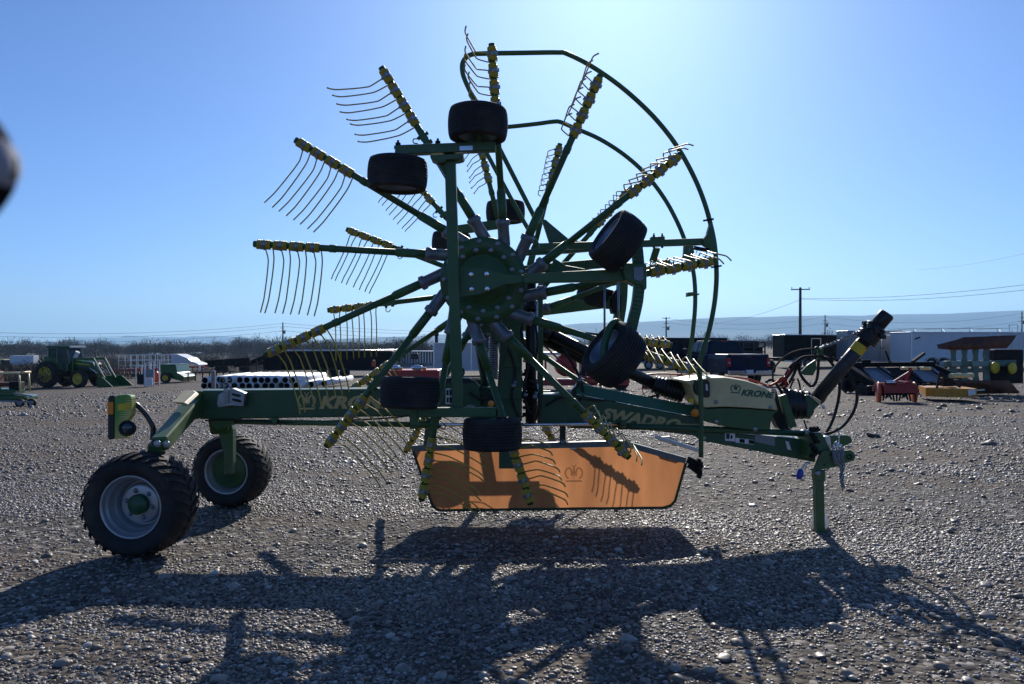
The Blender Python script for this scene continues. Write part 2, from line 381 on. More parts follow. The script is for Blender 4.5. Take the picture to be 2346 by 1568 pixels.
def pebble_material():
    m, t, b = new_mat('river_pebbles'); N = t.nodes; L = t.links
    oi = N.new('ShaderNodeObjectInfo'); r = N.new('ShaderNodeValToRGB'); e = r.color_ramp.elements
    e.new(0.35); e.new(0.7); e.new(0.93)
    for i, (p, c) in enumerate([(0, (0.095, 0.082, 0.070)), (0.35, (0.20, 0.172, 0.145)), (0.7, (0.32, 0.272, 0.222)), (0.93, (0.52, 0.48, 0.42)), (1, (0.78, 0.75, 0.70))]):
        e[i].position = p; e[i].color = (*c, 1)
    L.new(oi.outputs['Random'], r.inputs[0])
    nz = N.new('ShaderNodeTexNoise'); nz.inputs['Scale'].default_value = 2.5; nz.inputs['Detail'].default_value = 6
    tc = N.new('ShaderNodeTexCoord'); L.new(tc.outputs['Object'], nz.inputs['Vector'])
    mx = N.new('ShaderNodeMixRGB'); mx.blend_type = 'MULTIPLY'; mx.inputs[0].default_value = 0.45
    L.new(r.outputs[0], mx.inputs[1]); L.new(nz.outputs['Fac'], mx.inputs[2]); g = N.new('ShaderNodeNewGeometry'); n2 = N.new('ShaderNodeTexNoise'); n2.inputs['Scale'].default_value = 0.7; n2.inputs['Detail'].default_value = 5; mpb = N.new('ShaderNodeMapping'); mpb.inputs['Scale'].default_value = (0.45, 1.2, 1); L.new(g.outputs['Position'], mpb.inputs[0]); L.new(mpb.outputs[0], n2.inputs['Vector'])
    r2 = N.new('ShaderNodeMapRange'); r2.inputs[1].default_value = 0.35; r2.inputs[2].default_value = 0.68; r2.inputs[3].default_value = 0.0; r2.inputs[4].default_value = 0.62; L.new(n2.outputs['Fac'], r2.inputs[0])
    m3 = N.new('ShaderNodeMixRGB'); m3.inputs[2].default_value = (0.18, 0.136, 0.098, 1); L.new(r2.outputs[0], m3.inputs[0]); L.new(mx.outputs[0], m3.inputs[1])   # dusty dirt film in patches
    L.new(m3.outputs[0], b.inputs['Base Color'])
    b.inputs['Roughness'].default_value = 0.5; b.inputs['Specular IOR Level'].default_value = 0.4
    return m
def gravel():
    rg = np.random.default_rng(3)
    pts = []; scl = []
    def cover(x, y): return 0.5 + 0.62 * mnoise.noise(Vector((x * 0.22, y * 0.62, 7.7))) + 0.28 * mnoise.noise(Vector((x * 0.9, y * 1.9, 1.7)))
    def band(n, y0, y1, size, spread, thr):
        k = 0
        while k < n:
            y = y0 + (y1 - y0) * rg.random(); x = (rg.random() * 2 - 1) * (y * 0.72 + 1.2)
            c = cover(x, y)
            p = 0.10 + 1.35 * max(0, c - thr) ** 1.2
            if rg.random() > p: k += 0.25; continue
            s = size * math.exp(rg.normal(0, spread))
            pts.append((x, y, zg(x, y) + s * 0.10)); scl.append(s); k += 1
    band(76000, 3.1, 5.6, 0.0082, 0.36, 0.28)
    band(84000, 5.6, 9.0, 0.0085, 0.38, 0.34)
    band(70000, 9.0, 17.0, 0.0115, 0.42, 0.34)
    band(26000, 17.0, 40.0, 0.020, 0.45, 0.34)
    for _ in range(260):
        y = 3.4 + 9 * rg.random() ** 1.5; x = (rg.random() * 2 - 1) * (y * 0.72 + 1)
        pts.append((x, y, zg(x, y) + 0.005)); scl.append(0.022 + 0.018 * rg.random())
    for _ in range(40):
        y = 12 + 25 * rg.random(); x = (0.1 + 0.6 * rg.random()) * y
        pts.append((x, y, zg(x, y) + 0.02)); scl.append(0.05 + 0.05 * rg.random())
    me = bpy.data.meshes.new('gravel'); me.from_pydata(pts, [], [])
    at = me.attributes.new('size', 'FLOAT', 'POINT'); at.data.foreach_set('value', np.array(scl, dtype=np.float32))
    o = bpy.data.objects.new('gravel', me); C.objects.link(o); o['kind'] = 'stuff'
    pm = pebble_material()
    ng = bpy.data.node_groups.new('gravel_nodes', 'GeometryNodeTree')
    ng.interface.new_socket('Geometry', in_out='INPUT', socket_type='NodeSocketGeometry'); ng.interface.new_socket('Geometry', in_out='OUTPUT', socket_type='NodeSocketGeometry')
    N = ng.nodes; L = ng.links
    gi = N.new('NodeGroupInput'); go = N.new('NodeGroupOutput')
    jn = N.new('GeometryNodeJoinGeometry')
    for i in range(6):
        s = N.new('GeometryNodeMeshIcoSphere'); s.inputs['Subdivisions'].default_value = 2 if i > 1 else 3; s.inputs['Radius'].default_value = 1
        tr = N.new('GeometryNodeTransform'); tr.inputs['Scale'].default_value = (1.25 - 0.08 * i, 0.95 + 0.05 * (i % 3), 0.50 + 0.07 * (i % 4))
        L.new(s.outputs['Mesh'], tr.inputs[0])
        sp = N.new('GeometryNodeSetPosition'); nz = N.new('ShaderNodeTexNoise'); nz.inputs['Scale'].default_value = 0.75; nz.inputs['Detail'].default_value = 1.0
        va = N.new('ShaderNodeVectorMath'); va.operation = 'ADD'; va.inputs[1].default_value = (i * 7.3, i * 3.1, i)
        ps = N.new('GeometryNodeInputPosition'); L.new(ps.outputs[0], va.inputs[0]); L.new(va.outputs[0], nz.inputs['Vector'])
        sb = N.new('ShaderNodeVectorMath'); sb.operation = 'SUBTRACT'; sb.inputs[1].default_value = (0.5, 0.5, 0.5); L.new(nz.outputs['Color'], sb.inputs[0])
        ml = N.new('ShaderNodeVectorMath'); ml.operation = 'SCALE'; ml.inputs['Scale'].default_value = 0.9; L.new(sb.outputs[0], ml.inputs[0])
        L.new(tr.outputs[0], sp.inputs[0]); L.new(ml.outputs[0], sp.inputs['Offset'])
        sh = N.new('GeometryNodeSetShadeSmooth'); L.new(sp.outputs[0], sh.inputs[0])
        mt = N.new('GeometryNodeSetMaterial'); mt.inputs['Material'].default_value = pm; L.new(sh.outputs[0], mt.inputs[0])
        gt = N.new('GeometryNodeGeometryToInstance'); L.new(mt.outputs[0], gt.inputs[0]); L.new(gt.outputs[0], jn.inputs[0])
    mp = N.new('GeometryNodeMeshToPoints'); L.new(gi.outputs[0], mp.inputs[0])
    ip = N.new('GeometryNodeInstanceOnPoints'); ip.inputs['Pick Instance'].default_value = True
    L.new(mp.outputs[0], ip.inputs['Points']); L.new(jn.outputs[0], ip.inputs['Instance'])
    ix = N.new('FunctionNodeRandomValue'); ix.data_type = 'INT'; ix.inputs[4].default_value = 0; ix.inputs[5].default_value = 5
    L.new(ix.outputs[2], ip.inputs['Instance Index'])
    rv = N.new('FunctionNodeRandomValue'); rv.data_type = 'FLOAT_VECTOR'; rv.inputs[0].default_value = (-0.35, -0.35, 0); rv.inputs[1].default_value = (0.35, 0.35, 6.283)
    L.new(rv.outputs[0], ip.inputs['Rotation'])
    na = N.new('GeometryNodeInputNamedAttribute'); na.data_type = 'FLOAT'; na.inputs[0].default_value = 'size'
    L.new(na.outputs[0], ip.inputs['Scale']); L.new(ip.outputs[0], go.inputs[0])
    md = o.modifiers.new('scatter', 'NODES'); md.node_group = ng
    return o
gravel()

def far_ridge(name, prof, Y, foot, m, back, rough, seed, zf=-3.0, cols=220):
    """a long hill: profile (pixel u, v of the crest seen from the yard) -> real crest at depth Y, slopes to its foot"""
    us = [p[0] for p in prof]; mb = MB(); rows = 14; vs = []
    for i in range(cols + 1):
        u = us[0] + (us[-1] - us[0]) * i / cols
        v = np.interp(u, us, [p[1] for p in prof])
        top = D(u, v, Y)
        for j in range(rows + 1):
            t = j / rows
            y = Y - (Y - foot) * (1 - t)
            prof_t = (t ** 1.6) * 0.62 if t < 0.82 else 0.45 + (t - 0.82) / 0.18 * 0.55
            z = zf + (top.z - zf) * prof_t
            n = mnoise.fractal(Vector((top.x * 0.0012 + seed, y * 0.0009, seed)), 0.9, 2.0, 5)
            z += n * rough * (top.z - zf) * (0.15 + t) * (1 - t) * 1.6
            x = top.x + n * 200 * (1 - t) * t
            vs.append((x, y, z))
        vs.append((top.x, Y + back, top.z * 0.98)); vs.append((top.x, Y + back + 400, zf - 5))
    k = rows + 3
    fs = [(i * k + j, (i + 1) * k + j, (i + 1) * k + j + 1, i * k + j + 1) for i in range(cols) for j in range(k - 1)]
    mb.add(vs, fs, True); o = build(mb, name, m); o['kind'] = 'structure'; return o
def hill_material(name, a, b_, snow=0.0):
    m, t, b = new_mat(name); N = t.nodes; L = t.links
    g = N.new('ShaderNodeNewGeometry'); mp = N.new('ShaderNodeMapping'); mp.inputs['Scale'].default_value = (0.0016, 0.0016, 0.008); L.new(g.outputs['Position'], mp.inputs[0])
    n = N.new('ShaderNodeTexNoise'); n.inputs['Detail'].default_value = 8; n.inputs['Scale'].default_value = 1.0; L.new(mp.outputs[0], n.inputs['Vector'])
    r = N.new('ShaderNodeValToRGB'); e = r.color_ramp.elements; e[0].position = 0.35; e[1].position = 0.6; e[0].color = (*a, 1); e[1].color = (*b_, 1)
    if snow:
        x = e.new(0.66); x.color = (*b_, 1); x = e.new(0.70); x.color = (snow, snow, snow, 1)
    L.new(n.outputs['Fac'], r.inputs[0]); L.new(r.outputs[0], b.inputs['Base Color']); b.inputs['Roughness'].default_value = 0.95; b.inputs['Specular IOR Level'].default_value = 0.1
    return m
far_ridge('mesa', [(640, 786), (700, 783), (760, 777), (900, 772), (1000, 768), (1100, 761), (1240, 750), (1330, 741), (1480, 737), (1600, 730), (1700, 726), (1735, 727), (1800, 724.5), (1900, 723), (1985, 723.5), (2005, 721), (2170, 719), (2250, 715), (2346, 711), (2700, 700)], 6800, 4300, hill_material('mesa_slope', (0.045, 0.04, 0.036), (0.09, 0.075, 0.06)), 1500, 0.28, 2.0)
mp_ = [(60, 789)]
for u, v in [(105, 788), (132, 783), (160, 779), (172, 776), (188, 775), (205, 778), (222, 774), (240, 776), (255, 774), (272, 775), (281, 771), (288, 769), (296, 772), (312, 776), (335, 777), (352, 773), (372, 772), (398, 772), (420, 773), (440, 770), (455, 772), (470, 770), (500, 770), (514, 772), (535, 775), (560, 779), (600, 781), (650, 785)]: mp_.append((u, v))
far_ridge('mountains', mp_, 9600, 8200, hill_material('mountain_rock', (0.06, 0.06, 0.065), (0.11, 0.11, 0.12), 0.75), 600, 0.2, 9.0, cols=160)
# ================================================================== the hay rake (one thing)
rake = thing('hay_rake', 'large green twin-rotor hay rake folded upright for transport, standing on the gravel yard', 'hay rake', (0.3, 6.9, 0.02))
Z1 = ZR(600, 50, 3.647); Z2 = ZR(1100, 50, 3.170); Z3 = ZR(600, 480, 3.647); Z4 = ZR(1000, 480, 4.126)
Z5 = ZR(1300, 500, 4.127); Z6 = ZR(600, 800, 3.647); Z7 = ZR(1000, 900, 3.087); Z8 = ZR(1600, 760, 3.733)
Z9 = ZR(180, 920, 3.136); Z10 = ZR(480, 760, 3.784); Z11 = ZR(1300, 760, 5.10); Z12 = ZR(1100, 780, 5.227); Z13 = ZR(1960, 960, 3.733)

# ---------- tines: two mirrored shapes shared by all arms. local axes: x = outward along the arm, y = tine direction, z = rotor normal
def tine_mesh(odd):
    mb = MB(); r0 = 0.031; wr = 0.0062
    coil = []
    turns = 3.2
    for i in range(int(turns * 12) + 1):
        a = 2 * math.pi * i / 12; coil.append((0.019 - 0.0118 * i / 12, r0 * math.sin(a), r0 * math.cos(a)))
    mb.tube(coil[:], wr, 6)
    x0 = coil[-1][0]
    if odd: pr = [(x0, 0.0, -r0 - 0.002), (x0 - 0.004, 0.05, -0.033), (x0 - 0.009, 0.105, -0.033), (x0 - 0.013, 0.140, -0.026), (x0 - 0.013, 0.170, -0.008), (x0 - 0.006, 0.25, 0.044), (x0 + 0.012, 0.38, 0.128), (x0 + 0.022, 0.425, 0.162), (x0 + 0.030, 0.465, 0.215)]
    else: pr = [(x0, 0.0, -r0 - 0.002), (x0 - 0.003, 0.05, -0.033), (x0 - 0.003, 0.105, -0.033), (x0 - 0.002, 0.140, -0.026), (x0 - 0.001, 0.170, -0.008), (x0 + 0.004, 0.25, 0.044), (x0 + 0.019, 0.38, 0.128), (x0 + 0.028, 0.425, 0.162), (x0 + 0.036, 0.465, 0.215)]
    a0 = coil[-1]
    mb.tube(curve([a0] + pr, 3)[1:], 0.0053, 6)
    return mb.mesh('tine', M['yellow'])
def holder_mesh():
    mb = MB()
    mb.lathe((-0.021, 0, 0), (1, 0, 0), [(0.024, 0), (0.0345, 0.0), (0.0345, 0.042), (0.024, 0.042)], 12)
    mb.box((0, 0, 0.036), (0.026, 0.034, 0.014)); mb.lathe((0, 0, -0.028), (0, 0, -1), [(0.012, 0), (0.012, 0.020), (0.001, 0.020)], 6, flat=True)
    mb.lathe((0, 0.03, 0), (0, 1, 0), [(0.012, 0), (0.012, 0.012), (0.0, 0.012)], 6, flat=True)
    return mb.mesh('tine_holder', M['steel'])
TINE = [tine_mesh(True), tine_mesh(False)]; HOLD = holder_mesh()
def arm_mesh(L, far):
    """arm tube along +x from 0 (socket) to L (tip)"""
    mb = MB()
    mb.tube([(0, 0, 0), (0.24, 0, 0)], 0.033, 14); mb.tube([(0.235, 0, 0), (0.26, 0, 0)], [0.033, 0.0265], 14, False)
    mb.tube([(0.255, 0, 0), (L + 0.01, 0, 0)], 0.0245, 14)
    mb.lathe((L - 0.6, 0, 0), (1, 0, 0), [(0.0245, 0), (0.029, 0.002), (0.029, 0.05), (0.0245, 0.052)], 14)
    return mb.mesh('rotor_arm', M['green'])
RAD = 1.705; OFF = R(5.7)
ARM0 = 0.40
LEN = RAD * math.cos(OFF) - ARM0
ARM = arm_mesh(LEN, False)
def rotor(center, tilt, phase, side, thetas, knuckle):
    """side -1: faces the camera, +1: faces away. Rotor plane basis e1 (right), e2 (up), nrm (underside normal)"""
    e1 = Vector((1, 0, 0)); e2 = Vector((0, -math.sin(tilt), math.cos(tilt))); nrm = Vector((0, -math.cos(tilt), -math.sin(tilt)))
    if side > 0: e2 = Vector((0, math.sin(tilt), math.cos(tilt))); nrm = Vector((0, math.cos(tilt), -math.sin(tilt)))
    c = Vector(center); off = RAD * math.sin(OFF)
    for k in range(13):
        ph = R(phase + k * 360 / 13)
        E = c + (e1 * math.cos(ph) + e2 * math.sin(ph)) * RAD
        da = ph + OFF
        d = e1 * math.cos(da) + e2 * math.sin(da); t = -e1 * math.sin(da) + e2 * math.cos(da)
        S = E - d * LEN
        basis = Matrix((d, t, nrm)).transposed().to_4x4()   # the far rotor is the mirror image of the near one
        a = build(ARM, 'rotor_arm', None, rake, Matrix.Translation(S) @ basis)
        # roll of the tine carrier about the arm
        th = R(thetas(math.degrees(ph) % 360))
        roll = Matrix.Rotation(th, 4, 'X')
        for q in range(4):
            xm = LEN - 0.035 - q * 0.12 - 0.03
            for j, dx in enumerate((0.03, -0.03)):
                jit = Matrix.Rotation(R(rnd.uniform(-2, 2)), 4, 'X') @ Matrix.Rotation(R(rnd.uniform(-1.2, 1.2)), 4, 'Z')
                build(TINE[j], 'tine', None, a, Matrix.Translation(S) @ basis @ Matrix.Translation((xm + dx, 0, 0)) @ roll @ jit)
            build(HOLD, 'tine_holder', None, a, Matrix.Translation(S) @ basis @ Matrix.Translation((xm, 0, 0)) @ roll)
        if k in knuckle:   # folding joint with locking pin
            kb = MB(); x = LEN - 0.60
            kb.box((x, 0, 0), (0.13, 0.05, 0.075)); kb.lathe((x - 0.03, -0.04, 0), (0, 1, 0), [(0.016, 0), (0.016, 0.08)], 8); kb.lathe((x + 0.035, -0.045, 0), (0, 1, 0), [(0.014, 0), (0.014, 0.09)], 8)
            kb.tube(curve([(x + 0.035, 0.045, 0), (x + 0.045, 0.07, 0.02), (x + 0.02, 0.085, 0.03), (x, 0.06, 0.03)], 3), 0.005, 6)
            build(kb, 'arm_joint', 'green', a, Matrix.Translation(S) @ basis, bevel=0.004)
        # socket
        sb = MB(); sd = d
        s0 = S - d * 0.20
        sb.lathe(s0, d, [(0.040, 0), (0.045, 0.06), (0.043, 0.19), (0.053, 0.20), (0.053, 0.232), (0.043, 0.236), (0.036, 0.24)], 18)
        build(sb, 'arm_socket', 'cast', rake)
    return c, e1, e2, nrm
def near_theta(a):
    return float(np.interp(a, [0, 32, 60, 88, 102, 116, 144, 171, 199, 227, 255, 282, 310, 337, 360], [68, 66, 58, 46, 34, 14, -27, -34, -28, -18, 8, 32, 62, 70, 68]))
NC = D(1108, 643, 5.8)
nc, ne1, ne2, nn = rotor(NC, R(3.5), 4.8, -1, near_theta, (4, 8, 9))
FC = D(1150, 703, 7.72)
fc, fe1, fe2, fn = rotor(FC, R(1.5), 15.0, 1, lambda a: near_theta((a - 10) % 360), (4, 5, 6, 7))

def hub(c, e1, e2, nrm, far):
    h = MB()
    h.lathe(c, nrm, [(0.05, -0.09), (0.27, -0.09), (0.318, -0.07), (0.318, 0.055), (0.310, 0.07), (0.205, 0.07), (0.195, 0.052), (0.175, 0.052), (0.165, 0.066), (0.02, 0.066)], 56)
    hb = build(h, 'rotor_hub', 'green', rake)
    if far: return hb
    for k in range(13):
        a = R(4.8 + 8 + k * 360 / 13)
        for rr in ((0.285,) if k % 13 == 12 else (0.285, 0.225)):
            aa = a + (0.13 if rr < 0.25 else 0)
            p = c + (e1 * math.cos(aa) + e2 * math.sin(aa)) * rr + nrm * 0.07
            b = MB(); b.lathe(p, nrm, [(0.019, 0), (0.019, 0.004), (0.012, 0.005)], 14); b.lathe(p + nrm * 0.005, nrm, [(0.0115, 0), (0.0115, 0.009), (0.006, 0.010), (0.005, 0.004), (0.0, 0.004)], 6, flat=True)
            build(b, 'bolt', 'steel', hb)
    return hb
nhub = hub(nc, ne1, ne2, nn, False); hub(fc, fe1, fe2, fn, True)
# gearbox housings behind the rotors
for c, nrm in ((nc, nn), (fc, fn)):
    g = MB(); g.lathe(c - nrm * 0.09, -nrm, [(0.25, 0), (0.25, 0.06), (0.16, 0.12), (0.16, 0.42), (0.13, 0.50), (0.0, 0.50)], 28)
    build(g, 'rotor_gearbox', 'dgreen', rake)

# ---------- undercarriage of the near rotor
YF = 5.44
fr = MB()
fr.bar(D(1031, 345, YF), D(1049, 940, YF + 0.02), 0.075, 0.082, (0, 1, 0))            # upright post
post = build(fr, 'undercarriage_post', 'green', rake, bevel=0.006)
def axle_bar(name, p0, p1, hgt, pxy, mats='green'):
    b = MB(); b.bar(D(*p0, pxy), D(*p1, pxy), 0.075, hgt); return build(b, name, mats, rake, bevel=0.006)
axle_bar('tandem_axle', (908, 346), (1136, 337), 0.064, YF - 0.06)
axle_bar('tandem_axle', (938, 945), (1136, 944), 0.066, YF - 0.04)
b = MB()
b.plate([(985, 356), (1058, 351), (1062, 355), (1060, 361), (1050, 364), (1022, 366), (1018, 372), (1006, 372), (986, 362)], YF - 0.09, YF + 0.06)
b.plate([(996, 366), (1006, 366), (1036, 415), (1036, 428)], YF - 0.03, YF + 0.05)
build(b, 'axle_bracket', 'green', rake, bevel=0.004)
b = MB()
for u in (1003, 912):
    v = 331 if u == 1003 else 335
    b.lathe(D(u, v, YF - 0.06), (0, 0, 1), [(0.028, -0.02), (0.028, 0.0), (0.018, 0.0), (0.018, 0.022), (0.008, 0.024), (0.008, 0.04), (0, 0.04)], 8, flat=True)
build(b, 'axle_nut', 'darkdirt', rake)
b = MB(); b.plate([(1053, 335), (1083, 334), (1083, 344), (1053, 345)], YF - 0.102, YF - 0.09); build(b, 'type_plate', 'alu', rake)
# castor wheels -----------------------------------------------------
def tyre_profile(Rr, wd, rim):
    h = wd / 2
    return [(rim, -h * 0.66), (rim * 1.06, -h * 0.80), (rim + (Rr - rim) * 0.35, -h * 0.98), (rim + (Rr - rim) * 0.62, -h), (rim + (Rr - rim) * 0.82, -h * 0.93), (Rr * 0.952, -h * 0.81), (Rr * 0.978, -h * 0.64)]
def ribbed_tyre(Rr=0.205, wd=0.214, rim=0.126, n=40, ribs=7):
    pr = tyre_profile(Rr, wd, rim); h = wd / 2
    mid = []
    for i in range(ribs):
        a = -0.64 + 1.28 * i / ribs; b_ = -0.64 + 1.28 * (i + 1) / ribs; g = 0.028
        y = lambda q: Rr * (1 - 0.025 * (q / 0.64) ** 2)
        mid += [(y(a) - 0.006, h * a), (y(a + g), h * (a + g)), (y(b_ - g), h * (b_ - g)), (y(b_) - 0.006, h * b_)]
    prof = pr + mid + [(r, -t) for r, t in pr[::-1]]
    mb = MB(); mb.lathe((0, 0, 0), (0, 0, 1), prof, n); return mb.mesh('tyre', M['rubber'])
def small_rim():
    mb = MB(); r = 0.126
    mb.lathe((0, 0, 0), (0, 0, 1), [(r * 0.97, -0.085), (r * 1.04, -0.088), (r * 1.04, -0.080), (r * 0.90, -0.070), (r * 0.86, -0.03), (r * 0.5, -0.02), (r * 0.42, -0.03), (0.022, -0.045), (0.022, 0.045), (r * 0.42, 0.03), (r * 0.5, 0.02), (r * 0.86, 0.03), (r * 0.90, 0.070), (r * 1.04, 0.080), (r * 1.04, 0.088), (r * 0.97, 0.085)], 30)
    return mb.mesh('rim', M['rimgrey'])
M['rimgrey'] = mat('grey_blue_rim', (0.20, 0.25, 0.32), 0.35, metal=0.4, var=0.1)
TY, RM = ribbed_tyre(), small_rim()
def castor(center, axis, scale=1.0, axle=None):
    q = Vector(axis).to_track_quat('Z', 'Y').to_matrix().to_4x4()
    wm = Matrix.Translation(Vector(center)) @ q @ Matrix.Scale(scale, 4)
    hld = holder('castor_wheel', rake, wm)
    build(TY, 'tyre', None, hld, wm); build(RM, 'rim', None, hld, wm)
    if axle:
        a = MB(); a.tube([Vector(center), Vector(axle)], 0.022, 10); build(a, 'wheel_axle', 'green', rake)
    return hld
castor(D(911, 400, 5.36), (0.03, 0, 1), axle=D(912, 345, YF - 0.06))
castor(D(1095, 285, 5.34), (0.02, 0.02, 1), axle=D(1100, 340, YF - 0.06))
castor(D(939, 899, 5.36), (0.03, 0.03, 1), axle=D(946, 945, YF - 0.04))
castor(D(1128, 994, 5.37), (0.0, 0.03, 1), axle=D(1127, 944, YF - 0.04))
b = MB(); b.plate([(938, 930), (956, 930), (956, 970), (938, 970)], YF - 0.09, YF + 0.02); b.plate([(905, 332), (922, 332), (922, 360), (905, 360)], YF - 0.10, YF - 0.02); build(b, 'axle_pivot', 'green', rake, bevel=0.005)
# fish-shaped carrier plate across the hub with four bolts, running out to the front wheel arm
b = MB()
b.plate([(1035, 598), (1046, 610), (1066, 611), (1095, 612), (1130, 620), (1160, 628), (1200, 630), (1250, 628), (1250, 646), (1200, 648), (1160, 652), (1130, 664), (1095, 676), (1066, 680), (1052, 686), (1046, 700), (1037, 712)], YF + 0.055, YF + 0.10)
pl = build(b, 'carrier_plate', 'green', rake, bevel=0.006)
for u, v in ((1079, 629), (1115, 628), (1080, 663), (1116, 662)):
    b = MB(); p = D(u, v, YF + 0.055); b.lathe(p, (0, -1, 0), [(0.019, 0), (0.019, 0.004), (0.012, 0.005)], 14); b.lathe(p + Vector((0, -0.005, 0)), (0, -1, 0), [(0.012, 0), (0.012, 0.012), (0, 0.013)], 6, flat=True)
    build(b, 'bolt', 'chrome', pl)
b = MB(); b.bar(D(1200, 639, YF + 0.06), D(1462, 629, YF + 0.03), 0.07, 0.066, h1=0.090); build(b, 'front_wheel_arm', 'green', rake, bevel=0.006)
# front castor yoke: curved upright with a clamp head
def band(pts, wd, th, name, mats='green', upv=(0, 1, 0)):
    P = curve(pts, 5); mb = MB()
    for i in range(len(P) - 1): mb.bar(P[i], P[i + 1] + (P[i + 1] - P[i]).normalized() * 0.004, wd, th, upv)
    return build(mb, name, mats, rake)
band([D(1438, 500, YF), D(1455, 545, YF), D(1462, 600, YF), D(1464, 640, YF), D(1460, 690, YF), D(1450, 735, YF), D(1442, 770, YF)], 0.072, 0.07, 'wheel_yoke')
b = MB(); b.plate([(1426, 606), (1436, 602), (1478, 602), (1482, 610), (1482, 662), (1474, 666), (1470, 655), (1456, 652), (1432, 640), (1426, 622)], YF - 0.05, YF + 0.14); build(b, 'yoke_clamp', 'green', rake, bevel=0.01)
b = MB(); b.plate([(1451, 613), (1474, 611), (1475, 640), (1467, 645), (1452, 640)], YF - 0.058, YF - 0.052); build(b, 'cover_plate', 'greysheet', rake, bevel=0.002)
castor(D(1415, 553, 5.33), (-0.80, -0.18, 0.57), 1.0, axle=D(1440, 520, YF))
castor(D(1406, 812, 5.36), (-0.76, -0.27, 0.59), 1.08, axle=D(1442, 770, YF))
def pipe(name, pts, r, mats='green', n=12, parent=None, sub=6):
    mb = MB(); mb.tube(curve(pts, sub), r, n); return build(mb, name, mats, parent or rake)
pipe('wheel_fork', [D(1442, 765, YF), D(1430, 750, YF - .03), D(1412, 738, YF - .06), D(1397, 752, YF - .1), D(1386, 785, YF - .14), D(1384, 812, YF - .16), D(1394, 832, YF - 0.14)], 0.026)

# ---------- guard rails
YR = 6.02
pipe('guard_rail', [D(1228, 505, YR + .05), D(1145, 342, YR), D(1092, 240, YR - .04), D(1066, 186, YR - .05), D(1059, 160, YR - .05), D(1062, 140, YR - .05), D(1078, 126, YR - .05), D(1110, 123, YR - .05), D(1200, 121.5, YR - .03), D(1278, 120.5, YR), D(1300, 124, YR), D(1355, 152, YR), D(1420, 197, YR), D(1480, 250, YR), D(1525, 300, YR), D(1560, 350, YR), D(1592, 410, YR), D(1614, 465, YR), D(1628, 515, YR), D(1637, 560, YR), D(1641, 610, YR), D(1641, 650, YR), D(1636, 700, YR), D(1625, 755, YR), D(1610, 805, YR), D(1602, 835, YR), D(1604, 870, YR), D(1606, 930, YR), D(1606, 1048, YR)], 0.0185)
YR2 = 7.52
pipe('guard_rail', [D(1240, 575, YR2), D(1190, 490, YR2), D(1104, 330, YR2), D(1094, 306, YR2), D(1106, 295, YR2), D(1165, 291, YR2), D(1230, 284, YR2), D(1268, 279, YR2), D(1284, 280, YR2), D(1312, 292, YR2), D(1372, 318, YR2), D(1430, 355, YR2), D(1480, 400, YR2), D(1522, 455, YR2), D(1552, 510, YR2), D(1572, 560, YR2), D(1586, 610, YR2), D(1592, 655, YR2), D(1592, 710, YR2), D(1585, 780, YR2), D(1578, 830, YR2), D(1585, 875, YR2), D(1592, 950, YR2)], 0.021)
b = MB(); b.bar(D(1235, 566, YR + .03), D(1615, 554, YR + .02), 0.05, 0.052); build(b, 'guard_arm', 'green', rake, bevel=0.005)
b = MB(); b.plate([(1612, 547), (1620, 537), (1627, 512), (1622, 490), (1628, 488), (1641, 560), (1643, 582), (1630, 578), (1624, 568), (1612, 562)], YR - .03, YR + .03); build(b, 'guard_bracket', 'green', rake, bevel=0.004)
b = MB(); b.plate([(1568, 560), (1588, 560), (1594, 600), (1592, 612), (1576, 600), (1566, 590)], YR2 - .03, YR2 + .03); b.plate([(1575, 670), (1598, 668), (1598, 676), (1575, 680)], YR2 - .04, YR2 + .04); build(b, 'guard_bracket', 'green', rake, bevel=0.004)
b = MB(); b.bar(D(1505, 568, YR + .05), D(1495, 600, YR + .1), 0.05, 0.03); b.bar(D(1490, 553, YR + .03), D(1522, 551, YR + .03), 0.06, 0.06); build(b, 'arm_strap', 'green', rake, bevel=0.004)
for u in (1498, 1517):
    b = MB(); b.lathe(D(u, 552, YR + .03), (0, 0, 1), [(0.010, -0.055), (0.010, 0.045), (0.006, 0.045), (0.006, 0.058)], 6, flat=True); build(b, 'strap_bolt', 'darkdirt', rake)
def spring(name, p0, p1, r, turns, wr, mats, hooks=True):
    p0 = Vector(p0); p1 = Vector(p1); d = (p1 - p0); L = d.length; d.normalize()
    u = d.cross(Vector((0, 1, 0.13))).normalized(); v = d.cross(u); P = []
    n = int(turns * 10)
    for i in range(n + 1):
        a = 2 * math.pi * i / 10; P.append(p0 + d * L * i / n + (u * math.cos(a) + v * math.sin(a)) * r)
    mb = MB(); mb.tube(P, wr, 6); return build(mb, name, mats, rake)
spring('tension_spring', D(1590, 568, YR), D(1622, 574, YR), 0.012, 16, 0.0045, 'black')
b = MB(); b.tube(curve([D(1588, 574, YR) + Vector((0.03 * math.cos(a), 0, 0.03 * math.sin(a))) for a in [i * 0.7 for i in range(10)]], 2), 0.003, 5); build(b, 'spring_ring', 'steel', rake)
for u, v, yy in ((1623, 505, YR), (1641, 612, YR), (1590, 677, YR2)):
    b = MB(); b.bar(D(u - 12, v + 1, yy - .03), D(u + 12, v - 3, yy - .03), 0.012, 0.014); b.bar(D(u - 12, v + 1, yy + .03), D(u + 12, v - 3, yy + .03), 0.012, 0.014); build(b, 'rail_clamp', 'darkdirt', rake)
